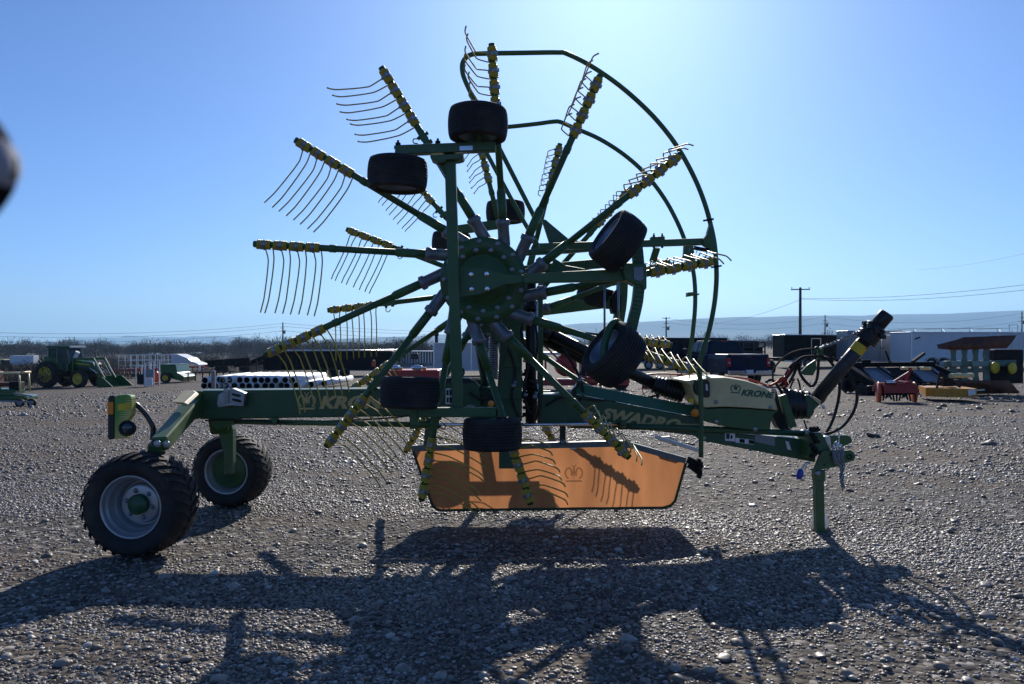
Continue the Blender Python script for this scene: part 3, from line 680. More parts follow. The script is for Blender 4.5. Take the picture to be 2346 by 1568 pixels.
# near rotor: webbed lift arms running back to the frame
for (q, ya, yb) in (([(1241, 503), (1250, 503), (1300, 545), (1340, 556), (1400, 560), (1400, 572), (1300, 580), (1200, 585), (1200, 572), (1262, 568)], 6.3, 6.36),
                    ([(1268, 590), (1296, 608), (1350, 618), (1400, 622), (1400, 634), (1300, 630), (1262, 625)], 6.3, 6.36)):
    b = MB(); b.plate(q, ya, yb); build(b, 'lift_arm', 'dgreen', rake, bevel=0.005)
b = MB(); b.bar(D(1200, 620, 6.5), D(1420, 600, 6.5), 0.08, 0.075); build(b, 'lift_arm', 'dgreen', rake, bevel=0.006)
# ---------- undercarriage of the far rotor
YB = 8.1
b = MB(); b.bar(D(1225, 712, YB), D(1412, 690, YB), 0.09, 0.12); build(b, 'front_wheel_arm', 'green', rake, bevel=0.008)
band([D(1418, 560, YB), D(1424, 600, YB), D(1425, 650, YB), D(1422, 700, YB), D(1412, 760, YB), D(1405, 800, YB)], 0.11, 0.09, 'wheel_yoke')
b = MB(); b.plate([(1405, 672), (1412, 664), (1418, 662), (1418, 672), (1424, 678), (1424, 712), (1418, 718), (1404, 718), (1400, 700), (1400, 684)], YB - .12, YB + .1); build(b, 'yoke_clamp', 'darkdirt', rake, bevel=0.01)
castor(D(1158, 486, 8.2), (0.0, 0.0, 1)); castor(D(1034, 557, 8.2), (0.05, 0.0, 1)); castor(D(1363, 678, 8.2), (0.25, -0.1, 1), 0.95)
castor(D(1418, 560, 8.3), (-0.6, 0.2, 0.7)); castor(D(1250, 935, 8.15), (0, 0, 1)); castor(D(1085, 890, 8.1), (0, 0, 1))
axle_bar('tandem_axle', (1050, 527), (1160, 512), 0.09, 8.05); axle_bar('tandem_axle', (1075, 905), (1262, 905), 0.09, 8.05)
b = MB(); b.bar(D(1105, 520, 8.04), D(1170, 905, 8.04), 0.09, 0.09, (0, 1, 0)); build(b, 'undercarriage_post', 'green', rake, bevel=0.006)

# ---------- centre mast, lift cylinder, spring, rods
b = MB()
b.plate([(1150, 700), (1196, 690), (1196, 966), (1140, 966), (1140, 880), (1145, 800)], 6.42, 6.95); build(b, 'centre_mast', 'dgreen', rake, bevel=0.012)
b = MB(); b.plate([(1147, 842), (1194, 842), (1194, 916), (1143, 916)], 6.405, 6.418); build(b, 'mast_panel', 'dgreen', rake, bevel=0.003)
b = MB(); b.plate([(1152, 842), (1168, 790), (1172, 788), (1176, 790), (1193, 842)], 6.395, 6.416); build(b, 'mast_gusset', 'green', rake, bevel=0.003)
b = MB(); b.tube([D(1216, 645, 6.55), D(1216, 968, 6.55)], 0.045, 18); b.tube([D(1216, 700, 6.55), D(1216, 712, 6.55)], 0.055, 18); b.tube([D(1216, 868, 6.55), D(1216, 880, 6.55)], 0.055, 18); build(b, 'lift_cylinder', 'black', rake)
b = MB(); b.tube([D(1230, 690, 6.5), D(1230, 850, 6.5)], 0.009, 8); b.tube([D(1231, 880, 6.5), D(1231, 960, 6.5)], 0.007, 8); build(b, 'hydraulic_pipe', 'chrome', rake)
b = MB(); b.bar(D(1237, 655, 6.75), D(1238, 970, 6.75), 0.05, 0.05, (0, 1, 0)); build(b, 'mast_post', 'green', rake, bevel=0.005)
b = MB(); b.bar(D(1190, 690, 6.85), D(1190, 760, 6.85), 0.05, 0.05, (0, 1, 0)); b.bar(D(1166, 770, 6.9), D(1166, 870, 6.9), 0.05, 0.05, (0, 1, 0)); build(b, 'mast_stay', 'green', rake, bevel=0.005)
spring('lift_spring', D(1130, 752, 6.36), D(1131, 868, 6.36), 0.030, 22, 0.008, 'steel')
b = MB(); b.plate([(1090, 735), (1150, 735), (1150, 790), (1136, 782), (1128, 768), (1108, 762), (1092, 752)], 6.30, 6.38); build(b, 'spring_bracket', 'dgreen', rake, bevel=0.005)
b = MB()
for u, v in ((1102, 745), (1120, 766), (1205, 905), (1300, 898)): b.lathe(D(u, v, 6.30), (0, -1, 0), [(0.017, 0), (0.017, 0.005), (0.009, 0.006), (0.009, 0.014), (0, 0.015)], 8)
build(b, 'bracket_bolts', 'steel', rake, kind='stuff')
for u0, v0, u1, v1, yy, r in ((1091, 765, 1120, 940, 6.9, .03), (1018, 830, 1075, 768, 6.9, .03), (1385, 655, 1385, 772, 7.6, .011), (1417, 640, 1417, 770, 7.2, .012)):
    b = MB(); b.tube([D(u0, v0, yy), D(u1, v1, yy)], r, 10); build(b, 'support_rod', 'green' if r > .02 else 'steel', rake)
# valve block with hoses and fittings behind the mast
b = MB()
for i in range(16):
    u = 1199 + rnd.uniform(-6, 6) + (i % 2) * 8; v = 850 + i * 7; b.box(D(u, v, 6.55 + rnd.uniform(-.06, .1)), (rnd.uniform(.02, .05), .05, rnd.uniform(.015, .035)))
    b.lathe(D(u + 3, v + 2, 6.48), (rnd.uniform(-1, 1), -0.4, rnd.uniform(-1, 1)), [(.011, 0), (.011, .03), (.007, .03), (.007, .05)], 6)
build(b, 'valve_block', 'darkdirt', rake, kind='stuff')
b = MB()
for i in range(5): b.sphere(D(1196 + (i % 3) * 5, 852 + i * 22, 6.42), 0.007, 8, 5)
build(b, 'pipe_fittings', 'chrome', rake, kind='stuff')
# gearbox guard with warning decals below the near rotor
b = MB(); b.plate([(1000, 884), (1006, 878), (1090, 877), (1098, 886), (1102, 934), (998, 938)], 6.40, 6.62); gb = build(b, 'gearbox_guard', 'dgreen', rake, bevel=0.012)
b = MB(); b.plate([(1011, 868), (1040, 865), (1072, 867), (1092, 876), (1092, 881), (1011, 881)], 6.42, 6.6); build(b, 'guard_lid', 'black', rake, bevel=0.012)
def decal(u0, v0, u1, v1, Y, parts_, parent=None, skew=0.0):
    """printed sticker: white sheet with coloured blocks given as fractions"""
    b = MB()
    def q(a0, b0, a1, b1, dy):
        P = [(u0 + (u1 - u0) * a, v0 + (v1 - v0) * c + skew * a) for a, c in ((a0, b0), (a1, b0), (a1, b1), (a0, b1))]; b.plate(P, Y - dy - 0.001, Y - dy)
    b.cur = 0; q(0, 0, 1, 1, 0)
    for a0, b0, a1, b1, mi in parts_: b.cur = mi; q(a0, b0, a1, b1, 0.002)
    return build(b, 'warning_decal', ['white', 'black', 'orange', 'darkdirt', 'red'], parent or rake)
decal(1021, 890, 1044, 926, 6.395, [(.38, .06, .96, .46, 3), (.38, .06, .96, .14, 2), (.38, .54, .96, .94, 3), (.38, .54, .96, .61, 2), (.06, .1, .30, .44, 1), (.1, .58, .3, .9, 1)], gb)
b = MB()
for u, v in ((1018, 936), (1078, 934)):
    for k in range(14):
        a = 2 * math.pi * k / 14; a2 = a + 2 * math.pi / 14; rx, rz = .036, .016
        c = D(u, v, 6.36); b.bar(c + Vector((rx * math.cos(a), 0, rz * math.sin(a))), c + Vector((rx * math.cos(a2), 0, rz * math.sin(a2))), .012, .006, (0, 1, 0))
build(b, 'lifting_eye', 'steel', rake)
def reflector(u, v, Y, r=.026):
    b = MB(); b.lathe(D(u, v, Y), (0, -1, 0), [(r * 1.1, 0), (r * 1.1, .006), (r, .010), (r * .6, .013), (0, .014)], 20); return build(b, 'reflector', 'orange', rake)
reflector(1125, 925, YF - .11, .02); reflector(1592, 946, 6.40, .03)
# ---------- main beam
YM = 6.62
b = MB(); b.plate([(456, 895), (1000, 889.5), (1140, 888), (1140, 957), (1000, 953), (456, 961)], YM, YM + .26); beam = build(b, 'main_beam', 'dgreen', rake, bevel=0.012)
def at(u, v, Y, rz=0.0): return Matrix.Translation(D(u, v, Y)) @ Matrix.Rotation(rz, 4, 'Y') @ FACE
px = YM / FD
text('KRONE', 'brand_lettering', at(731, 935, YM - .0005, R(-.3)), 0.139, 'gold', beam, shear=0.28, offset=0.007, xs=1.30)
emblem(at(682, 938, YM - .0005), 41 * px, 'gold', beam)
b = MB()      # galvanised wheel-chock holder on the beam
b.plate([(496, 926), (500, 905), (520, 892), (532, 890), (560, 901), (558, 932), (532, 930), (500, 934)], YM - .10, YM - .012)
ch = build(b, 'wheel_chock', 'steel', rake, bevel=0.006)
for k, (u, v) in enumerate(((540, 905), (541, 917))):
    b = MB(); b.plate([(u - 10, v - 4), (u + 6, v - 1), (u + 12, v + 3), (u + 8, v + 5), (u - 8, v + 1)], YM - .112, YM - .101); build(b, 'slot', 'darkdirt', ch)
b = MB()
for k in range(6): b.bar(D(513, 893 + k * 6, YM - .11), D(524, 890 + k * 6, YM - .115), .014, .012)
build(b, 'chock_teeth', 'steel', rake, kind='stuff')
b = MB(); b.plate([(444, 896), (462, 896), (462, 950), (448, 962), (440, 956)], YM - .02, YM + .28); b.plate([(478, 958), (540, 957), (530, 975), (500, 985), (488, 975)], YM + .02, YM + .24); build(b, 'beam_end', 'green', rake, bevel=0.008)
# steering rod and hydraulic rod under the beam
YS = 6.50
b = MB(); b.tube([D(531, 966, YS + .2), D(950, 973, YS)], 0.0225, 12); build(b, 'steering_rod', 'green', rake)
b = MB(); b.tube([D(985, 973, YS), D(1250, 973, YS), D(1424, 971, YS)], 0.014, 14); build(b, 'piston_rod', 'chrome', rake)
b = MB(); b.tube([D(940, 973, YS), D(988, 973, YS)], .03, 12); b.tube([D(1420, 971, YS), D(1434, 971, YS)], .03, 12); b.box(D(948, 973, YS), (.06, .05, .07)); build(b, 'rod_end', 'green', rake)
b = MB(); b.plate([(620, 958), (636, 958), (632, 970), (624, 970)], YM - .03, YM + .03); build(b, 'rod_bracket', 'green', rake)
pipe('beam_hose', [D(470, 964, YM), D(520, 962, YM - .04), D(600, 966, YM), D(640, 969, YM), D(780, 964, YM - .02), D(900, 957, YM - .02), D(1000, 944, YM - .05)], .007, 'black', 8)
# ---------- rear axle: near leg, far leg, road wheels
b = MB(); b.bar(D(456, 915, 6.74), D(366, 1018, 5.78), .13, .125, (0, -.6, .8), .115, .105); build(b, 'axle_leg', 'green', rake, bevel=0.012)
b = MB(); b.bar(D(360, 1014, 5.80), D(352, 1125, 5.92), .10, .10, (1, 0, 0)); b.bar(D(352, 1125, 5.92), D(352, 1150, 5.88), .12, .12, (1, 0, 0)); build(b, 'axle_stub', 'green', rake, bevel=0.01)
b = MB()
p = [D(395, 921, 6.25), D(420, 895, 6.5), D(443, 894, 6.5), D(448, 899, 6.44), D(422, 923, 6.2)]
b.prism(p, [x + Vector((0.02, .03, -.02)) for x in p]); build(b, 'cover_panel', 'cream', rake, bevel=0.006)
for u, v, Y in ((361, 1017, 5.715), (382, 1018, 5.745)):
    b = MB(); b.lathe(D(u, v, Y), (0, -1, 0), [(.026, 0), (.026, .006), (.02, .009), (0, .009)], 20); build(b, 'reflector', 'silver', rake)
b = MB(); b.bar(D(500, 955, 6.85), D(505, 985, 7.0), .16, .10, (0, 0, 1)); b.plate([(495, 975), (527, 962), (533, 985), (533, 1060), (530, 1088), (512, 1090), (512, 1040)], 6.98, 7.08); build(b, 'axle_leg', 'green', rake, bevel=0.012)
def lug_tyre(Rr, wd, rim, lugs, lw):
    pr = tyre_profile(Rr * .965, wd, rim); h = wd / 2
    prof = pr + [(Rr * .97, -h * .45), (Rr * .975, 0), (Rr * .97, h * .45)] + [(r, -t) for r, t in pr[::-1]]
    mb = MB(); mb.lathe((0, 0, 0), (0, 0, 1), prof, 64)
    for s in (-1, 1):
        for k in range(lugs):
            a0 = 2 * math.pi * (k + (0.5 if s > 0 else 0)) / lugs; segs = 4; vs = []
            for i in range(segs + 1):
                t = i / segs; tz = s * h * (0.06 + 0.95 * t); a = a0 + (t * 0.22); dr = Rr * (1.0 - 0.045 * max(0, t - .55) / .45 * 1.6)
                base = Rr * .955 if t < .8 else Rr * .90
                for da in (-lw, lw):
                    for rr in (base, dr if da < 9 else dr): vs.append((rr * math.cos(a + da), rr * math.sin(a + da), tz))
            fs = []
            for i in range(segs):
                o_ = i * 4; n_ = o_ + 4
                fs += [(o_, o_ + 1, n_ + 1, n_), (o_ + 1, o_ + 3, n_ + 3, n_ + 1), (o_ + 3, o_ + 2, n_ + 2, n_ + 3)]
            fs += [(0, 2, 3, 1), (segs * 4, segs * 4 + 1, segs * 4 + 3, segs * 4 + 2)]
            mb.add(vs, fs)
    return mb
def road_wheel(center, axis, Rr, wd, rimr, near):
    q = Vector(axis).to_track_quat('Z', 'X').to_matrix().to_4x4(); wm = Matrix.Translation(center) @ q
    h = holder('road_wheel', rake, wm); hw = wd / 2
    build(lug_tyre(Rr, wd, rimr, 30, .045), 'tyre', 'rubber', h, wm)
    m = MB()
    if near:
        m.lathe((0, 0, 0), (0, 0, 1), [(rimr * 1.03, hw * .66), (rimr * 1.06, hw * .80), (rimr * 1.03, hw * .84), (rimr * .985, hw * .80), (rimr * .965, hw * .68), (rimr * .955, hw * .60), (rimr * .90, hw * .56), (rimr * .885, hw * .48), (rimr * .87, hw * .22), (rimr * .83, hw * .16), (rimr * .80, hw * .12), (rimr * .785, -hw * .16), (rimr * .73, -hw * .26), (rimr * .69, -hw * .22), (rimr * .665, hw * .02), (rimr * .645, hw * .10), (rimr * .60, hw * .12), (rimr * .30, hw * .12), (0.02, hw * .12)], 60)
        build(m, 'rim', 'silver', h, wm)
        m = MB(); m.lathe((0, 0, hw * .12), (0, 0, 1), [(rimr * .34, 0), (rimr * .34, .035), (rimr * .31, .045), (0, .05)], 32); build(m, 'hub_cap', 'dgreen', h, wm)
        for k in range(6):
            a = 2 * math.pi * k / 6 + .3; m = MB(); p = Vector((math.cos(a) * rimr * .46, math.sin(a) * rimr * .46, hw * .125))
            m.lathe(p, (0, 0, 1), [(.019, 0), (.016, .006), (.013, .007)], 10); m.lathe(p + Vector((0, 0, .006)), (0, 0, 1), [(.012, 0), (.012, .014), (.007, .016), (.006, .026), (0, .026)], 6, flat=True); build(m, 'lug_nut', 'steel', h, wm)
        m = MB(); m.tube([(rimr * .76, -rimr * .40, -hw * .1), (rimr * .68, -rimr * .36, hw * .12)], .006, 6); build(m, 'valve', 'black', h, wm)
    else:
        m.lathe((0, 0, 0), (0, 0, 1), [(rimr * 1.0, hw * .66), (rimr * 1.06, hw * .8), (rimr * 1.0, hw * .84), (rimr * .94, hw * .72), (rimr * .92, hw * .25), (0.02, hw * .25)], 48); build(m, 'rim', 'silver', h, wm)
        m = MB(); m.lathe((0, 0, hw * .26), (0, 0, 1), [(rimr * .80, 0), (rimr * .80, .02), (rimr * .74, .03), (rimr * .2, .034), (rimr * .2, .06), (0, .06)], 36); build(m, 'brake_drum', 'green', h, wm)
    return h
px1 = 5.80 / FD
road_wheel(D(324, 1153, 5.70), (-.06, -1, .0), 121 * 5.58 / FD, .36, 70 * 5.52 / FD, True)
road_wheel(D(533, 1076, 7.45), (-.10, -1, .0), 84 * 7.35 / FD, .34, 50 * 7.30 / FD, False)
# ---------- rear marker board with lamps
YK = 6.0
b = MB(); b.plate([(247, 912), (250, 907), (262, 906), (262, 1006), (250, 1008), (246, 1004)], YK - .02, YK + .07); mbd = build(b, 'marker_board', 'black', rake, bevel=0.008)
def board_material():
    m, t, bb = new_mat('striped_marker_sheet'); N = t.nodes; L = t.links
    tc = N.new('ShaderNodeTexCoord'); sx = N.new('ShaderNodeSeparateXYZ'); L.new(tc.outputs['Generated'], sx.inputs[0])
    saw = N.new('ShaderNodeMath'); saw.operation = 'PINGPONG'; saw.inputs[1].default_value = .5
    m1 = N.new('ShaderNodeMath'); m1.operation = 'MULTIPLY'; m1.inputs[1].default_value = 22; L.new(sx.outputs['Z'], m1.inputs[0]); L.new(m1.outputs[0], saw.inputs[0])
    # saw teeth grow shorter from top (green) to bottom (yellow)
    a = N.new('ShaderNodeMath'); a.operation = 'MULTIPLY_ADD'; L.new(saw.outputs[0], a.inputs[0]); a.inputs[1].default_value = 1.5; a.inputs[2].default_value = -.25
    dd = N.new('ShaderNodeMath'); dd.operation = 'MULTIPLY_ADD'; L.new(sx.outputs['Z'], dd.inputs[0]); dd.inputs[1].default_value = 1.25; dd.inputs[2].default_value = -.25
    cc = N.new('ShaderNodeMath'); cc.operation = 'LESS_THAN'
    xx = N.new('ShaderNodeMath'); xx.operation = 'SUBTRACT'; L.new(sx.outputs['X'], xx.inputs[0]); L.new(dd.outputs[0], xx.inputs[1])
    L.new(xx.outputs[0], cc.inputs[0]); L.new(a.outputs[0], cc.inputs[1])
    mx = N.new('ShaderNodeMixRGB'); mx.inputs[1].default_value = (.60, .52, .14, 1); mx.inputs[2].default_value = (.10, .27, .05, 1); L.new(cc.outputs[0], mx.inputs[0]); L.new(mx.outputs[0], bb.inputs['Base Color']); bb.inputs['Roughness'].default_value = .4
    return m
M['board'] = board_material()
b = MB(); b.plate([(262.5, 909), (272, 905.5), (290, 904), (299, 907), (301, 912), (301, 950), (294, 960), (290, 985), (292, 1004), (262.5, 1006)], YK - .025, YK + .05); build(b, 'board_face', 'board', mbd, bevel=0.004)
b = MB(); b.plate([(270, 926), (299, 923), (299, 938), (270, 941)], YK - .028, YK - .0255); build(b, 'reflective_patch', 'yellow_flat', mbd)
b = MB(); b.plate([(246, 921), (259, 921), (259, 950), (246, 950)], YK - .035, YK - .0205); build(b, 'side_lamp', 'orange', mbd, bevel=0.004)
b = MB(); b.lathe(D(293, 981, YK - .02), (0.25, -1, 0), [(.045, -.03), (.062, 0), (.062, .02), (.056, .030), (.048, .02)], 30); build(b, 'lamp_bezel', 'black', mbd)
b = MB(); b.lathe(D(293, 981, YK - .02), (0.25, -1, 0), [(.048, .012), (.044, .022), (.022, .030), (0, .033)], 24); build(b, 'tail_lamp', 'glass', mbd)
pipe('marker_arm', [D(300, 922, YK + .06), D(310, 926, YK + .06), D(322, 936, YK + .08), D(338, 955, YK + .1), D(350, 977, YK + .1), D(351, 990, YK + .1), D(349, 1008, YK + .08)], .020, 'blacktube')
b = MB(); b.bar(D(297, 908, YK + .07), D(301, 946, YK + .07), .05, .05, (0, 1, 0)); build(b, 'board_bracket', 'black', mbd, bevel=.005)

# ---------- front frame, tongue
YT = 6.60
b = MB(); b.plate([(1238, 905), (1321, 904), (1603, 958), (1614, 988), (1869, 1008), (1869, 1060), (1613, 1011), (1590, 998), (1436, 981), (1238, 969)], YT, YT + .30); ton = build(b, 'front_beam', 'dgreen', rake, bevel=.01)
b = MB()
f0 = [D(*p_, YT + .05) for p_ in ((1320, 878), (1602, 932))]; f1 = [D(*p_, YT - .003) for p_ in ((1603, 957), (1321, 903))]
fr_ = f0 + f1; b.prism(fr_, [p_ + Vector((0, .03, 0)) for p_ in fr_]); build(b, 'beam_flange', 'flange', rake, bevel=.003)
b = MB(); b.plate([(1245, 908), (1312, 894), (1322, 880), (1322, 905), (1245, 930)], YT + .06, YT + .2); build(b, 'beam_gusset', 'dgreen', rake, bevel=.004)
text('SWADRO', 'model_lettering', at(1377, 957.5, YT - .0005, R(9.0)), .122, 'gold', ton, shear=.28, offset=.006, xs=1.24)
b = MB(); b.plate([(1545, 970), (1606, 972), (1606, 978), (1560, 976)], YT - .0022, YT - .0008); b.plate([(1600, 1001), (1614, 1000), (1618, 1003), (1614, 1008), (1598, 1004)], YT - .0022, YT - .0008); build(b, 'print_stripe', 'gold', ton)
b = MB(); b.tube([D(1300, 974, YT - .03), D(1600, 982, YT - .03), D(1848, 994, YT - .03)], .026, 12); build(b, 'side_tube', 'dgreen', rake)
decal(1661, 991, 1684, 1010, YT - .003, [(.12, .1, .45, .75, 1), (.55, .3, .75, .7, 3)], ton, 1.5)
decal(1685, 1003, 1727, 1014, YT - .003, [(.22, .1, .5, .9, 3), (.22, .1, .5, .25, 2), (.72, .1, 1.0, .9, 3), (.72, .1, 1, .25, 2)], ton, 5)
b = MB(); b.plate([(1729, 995), (1775, 1000), (1775, 1022), (1729, 1012)], YT - .004, YT - .002); build(b, 'type_plate', 'greysheet', ton)
b = MB(); b.plate([(1799, 1010), (1807, 1012), (1813, 1032), (1804, 1030)], YT - .004, YT - .002); build(b, 'paper_tag', 'white', ton)
# cream toolbox hood: lofted from a silhouette, swelling in the middle of its thickness
hood_top = [Z8(*p_) for p_ in ((330, 715), (420, 706), (520, 690), (640, 680), (800, 680), (900, 695), (1000, 715), (1100, 745), (1200, 785), (1262, 860), (1285, 930), (1303, 996))]
split = [Z8(*p_) for p_ in ((1303, 996), (1200, 990), (1000, 975), (800, 966), (600, 974), (545, 948), (500, 905), (470, 830), (445, 750), (410, 728))]
def hood(outline, name, mats, y0, y1, bulge):
    c = [sum(p_[i] for p_ in outline) / len(outline) for i in (0, 1)]; rings = []
    for t, sc_ in ((0, .93), (.06, .985), (.18, 1.0), (.82, 1.0), (.94, .985), (1, .93)):
        Y = y0 + (y1 - y0) * t; ring = []
        for u, v in outline:
            p0 = D(c[0] + (u - c[0]) * sc_, c[1] + (v - c[1]) * sc_, y0); ring.append(Vector((p0.x, Y, p0.z)))
        rings.append(ring)
    mb = MB(); n = len(outline); vs = [p_ for r_ in rings for p_ in r_]
    fs = [(i * n + j, i * n + (j + 1) % n, (i + 1) * n + (j + 1) % n, (i + 1) * n + j) for i in range(len(rings) - 1) for j in range(n)]
    mb.add(vs, fs, True); mb.add(rings[0], [tuple(range(n))[::-1]]); mb.add(rings[-1], [tuple(range(n))])
    return build(mb, name, mats, rake)
HY = 6.46
hd = hood(hood_top + split[1:], 'toolbox_hood', 'cream', HY, HY + .46, 0)
low = [Z8(*p_) for p_ in ((545, 955), (600, 976), (800, 968), (1000, 977), (1200, 992), (1300, 1000), (1262, 1030), (1235, 1100), (1225, 1180), (1080, 1180), (960, 1170), (800, 1150), (640, 1110), (560, 1080))]
hood(low, 'toolbox_base', 'green', HY + .012, HY + .45, 0)
text('KRONE', 'brand_lettering', at(1697, 905.5, HY - .001, R(5.0)), .069, 'ink', hd, shear=.28, offset=.003, xs=1.13)
emblem(at(1673, 900, HY - .001, R(4)), 23 * HY / FD, 'ink', hd)
b = MB(); b.plate([Z8(*p_) for p_ in ((500, 760), (520, 715), (560, 700), (640, 705), (655, 740), (655, 860), (640, 874), (570, 868), (520, 840), (500, 800))], HY - .03, HY + .02); build(b, 'vent_cover', 'black', hd, bevel=.012)
b = MB(); b.plate([Z8(*p_) for p_ in ((612, 750), (630, 750), (634, 808), (616, 808))], HY - .034, HY - .0305); build(b, 'vent_label', 'white', hd)
for zx, zy in ((709, 915), (1217, 967)):
    b = MB(); b.lathe(D(*Z8(zx, zy), HY), (0, -1, 0), [(.017, 0), (.017, .004), (.011, .005)], 16); b.lathe(D(*Z8(zx, zy), HY) + Vector((0, -.005, 0)), (0, -1, 0), [(.008, 0), (.008, .006), (0, .007)], 6, flat=True); build(b, 'hood_bolt', 'steel', hd)
for zx, zy in ((713, 1098), (1075, 1168)):
    b = MB(); b.lathe(D(*Z8(zx, zy), HY + .012), (0, -1, 0), [(.020, 0), (.020, .004), (.012, .008), (0, .009)], 16); build(b, 'base_bolt', 'steel', rake)
b = MB(); b.plate([Z8(*p_) for p_ in ((452, 885), (480, 880), (500, 890), (500, 920), (455, 922))], HY + .01, HY + .05); build(b, 'yellow_tab', 'yellow_flat', rake)
# ---------- drive line: rear shaft guard with bellows, front gearbox and raised PTO shaft
def bellows(p0, p1, r0, r1, n, mats='black', name='bellows'):
    p0 = Vector(p0); p1 = Vector(p1); L = (p1 - p0).length; prof = [(0.02, 0)]
    for i in range(n):
        t = i / n; r = r0 + (r1 - r0) * t; prof += [(r, L * (i + .15) / n), (r, L * (i + .55) / n), (r * .86, L * (i + .8) / n)]
    prof += [(r1 * .86, L), (.02, L)]
    mb = MB(); mb.lathe(p0, p1 - p0, prof, 24); return build(mb, name, mats, rake)
b = MB(); b.tube([D(1232, 752, 6.9), D(1506, 884, 6.78)], .052, 18); b.tube([D(1236, 772, 6.98), D(1380, 845, 6.92)], .052, 14); b.tube([D(1232, 752, 6.9), D(1262, 768, 6.89)], .066, 18); build(b, 'drive_shaft_guard', 'purpleblack', rake)
bellows(D(1496, 880, 6.78), D(1566, 900, 6.76), .075, .100, 9)
bellows(D(*Z8(1335, 935), 6.74), D(*Z8(1590, 945), 6.74), .135, .115, 5)
b = MB(); b.plate([Z8(*p_) for p_ in ((1540, 850), (1600, 850), (1700, 920), (1620, 1000), (1590, 1080), (1560, 1060))], 6.62, 6.86); build(b, 'joint_guard', 'dgreen', rake, bevel=.012)
b = MB(); b.plate([Z8(*p_) for p_ in ((1270, 790), (1330, 1020), (1420, 1190), (1345, 1190), (1290, 1160), (1240, 1050))], 6.68, 6.8); build(b, 'gearbox_plate', 'black', rake, bevel=.006)
S0, S1 = D(*Z8(1650, 880), 6.74), D(*Z8(2165, 262), 6.60)
b = MB(); b.tube([S0, S1], .058, 20); b.tube([S0 + (S1 - S0) * .55, S0 + (S1 - S0) * .56], .064, 20); sh = build(b, 'drive_shaft', 'shaft', rake)
b = MB(); b.tube([S0 + (S1 - S0) * .70, S0 + (S1 - S0) * .815], .0595, 20, False); build(b, 'yellow_label', 'yellow_flat', sh)
b = MB(); p_ = S0 + (S1 - S0) * .775 + Vector((.03, -.052, .0)); b.box(p_, (.03, .004, .03)); build(b, 'red_sticker', 'red', sh)
dS = (S1 - S0).normalized()
bellows(S1 - dS * .10, S1 + dS * .07, .10, .085, 6, 'black', 'shaft_bellows')
b = MB(); b.lathe(S1 + dS * .06, dS, [(.05, 0), (.062, .02), (.064, .12), (.055, .135), (.042, .135), (.040, .09), (0, .09)], 24); build(b, 'shaft_yoke', 'black', rake)
b = MB(); b.lathe(S1 + dS * .15, dS, [(.060, .03), (.054, .046), (.044, .047)], 24); build(b, 'yoke_ring', 'brass', rake)
b = MB(); q = S1 + dS * .02
for k in range(9):
    a = k * 2 * math.pi / 9; u_ = dS.cross(Vector((0, 1, 0))).normalized(); v_ = dS.cross(u_)
    b.box(q + (u_ * math.cos(a) + v_ * math.sin(a)) * .095, (.03, .03, .035))
build(b, 'bellows_lugs', 'black', rake, kind='stuff')
b = MB(); b.bar(D(*Z8(1325, 850), 6.55), D(*Z8(1425, 1150), 6.55), .06, .05, (0, 1, 0)); build(b, 'gearbox_brace', 'green', rake, bevel=.006)
b = MB(); b.bar(D(*Z8(1590, 855), 6.58), D(*Z8(1700, 950), 6.58), .012, .012); b.sphere(D(*Z8(1715, 965), 6.58), .016, 8, 5); build(b, 'safety_pin', 'chrome', rake)
# chain: links alternate in two planes
def chain(name, pts, n, lk, wr, mats='steel'):
    P = curve(pts, 8); L = [0]
    for i in range(1, len(P)): L.append(L[-1] + (P[i] - P[i - 1]).length)
    h = holder(name, rake, Matrix.Translation(P[0]))
    sh_ = MB(); ring = [Vector((math.cos(a) * lk * .30, 0, math.sin(a) * lk * .62)) for a in [2 * math.pi * k / 10 for k in range(11)]]
    sh_.tube(ring, wr, 5, False); me = sh_.mesh('chain_link', M[mats])
    for k in range(n):
        s = L[-1] * (k + .5) / n; i = next(j for j in range(1, len(L)) if L[j] >= s); t = (s - L[i - 1]) / (L[i] - L[i - 1]); p_ = P[i - 1].lerp(P[i], t); d = (P[i] - P[i - 1]).normalized()
        q_ = d.to_track_quat('Z', 'Y').to_matrix().to_4x4() @ Matrix.Rotation(R(90 * (k % 2) + rnd.uniform(-15, 15)), 4, 'Z')
        build(me, 'chain_link', None, h, Matrix.Translation(p_) @ q_)
    return h
chain('holding_chain', [D(*Z8(1690, 402), 6.7), D(*Z8(1800, 365), 6.68), D(*Z8(1950, 300), 6.65), D(*Z8(2060, 245), 6.62), D(*Z8(2140, 222), 6.6)], 26, .036, .004)
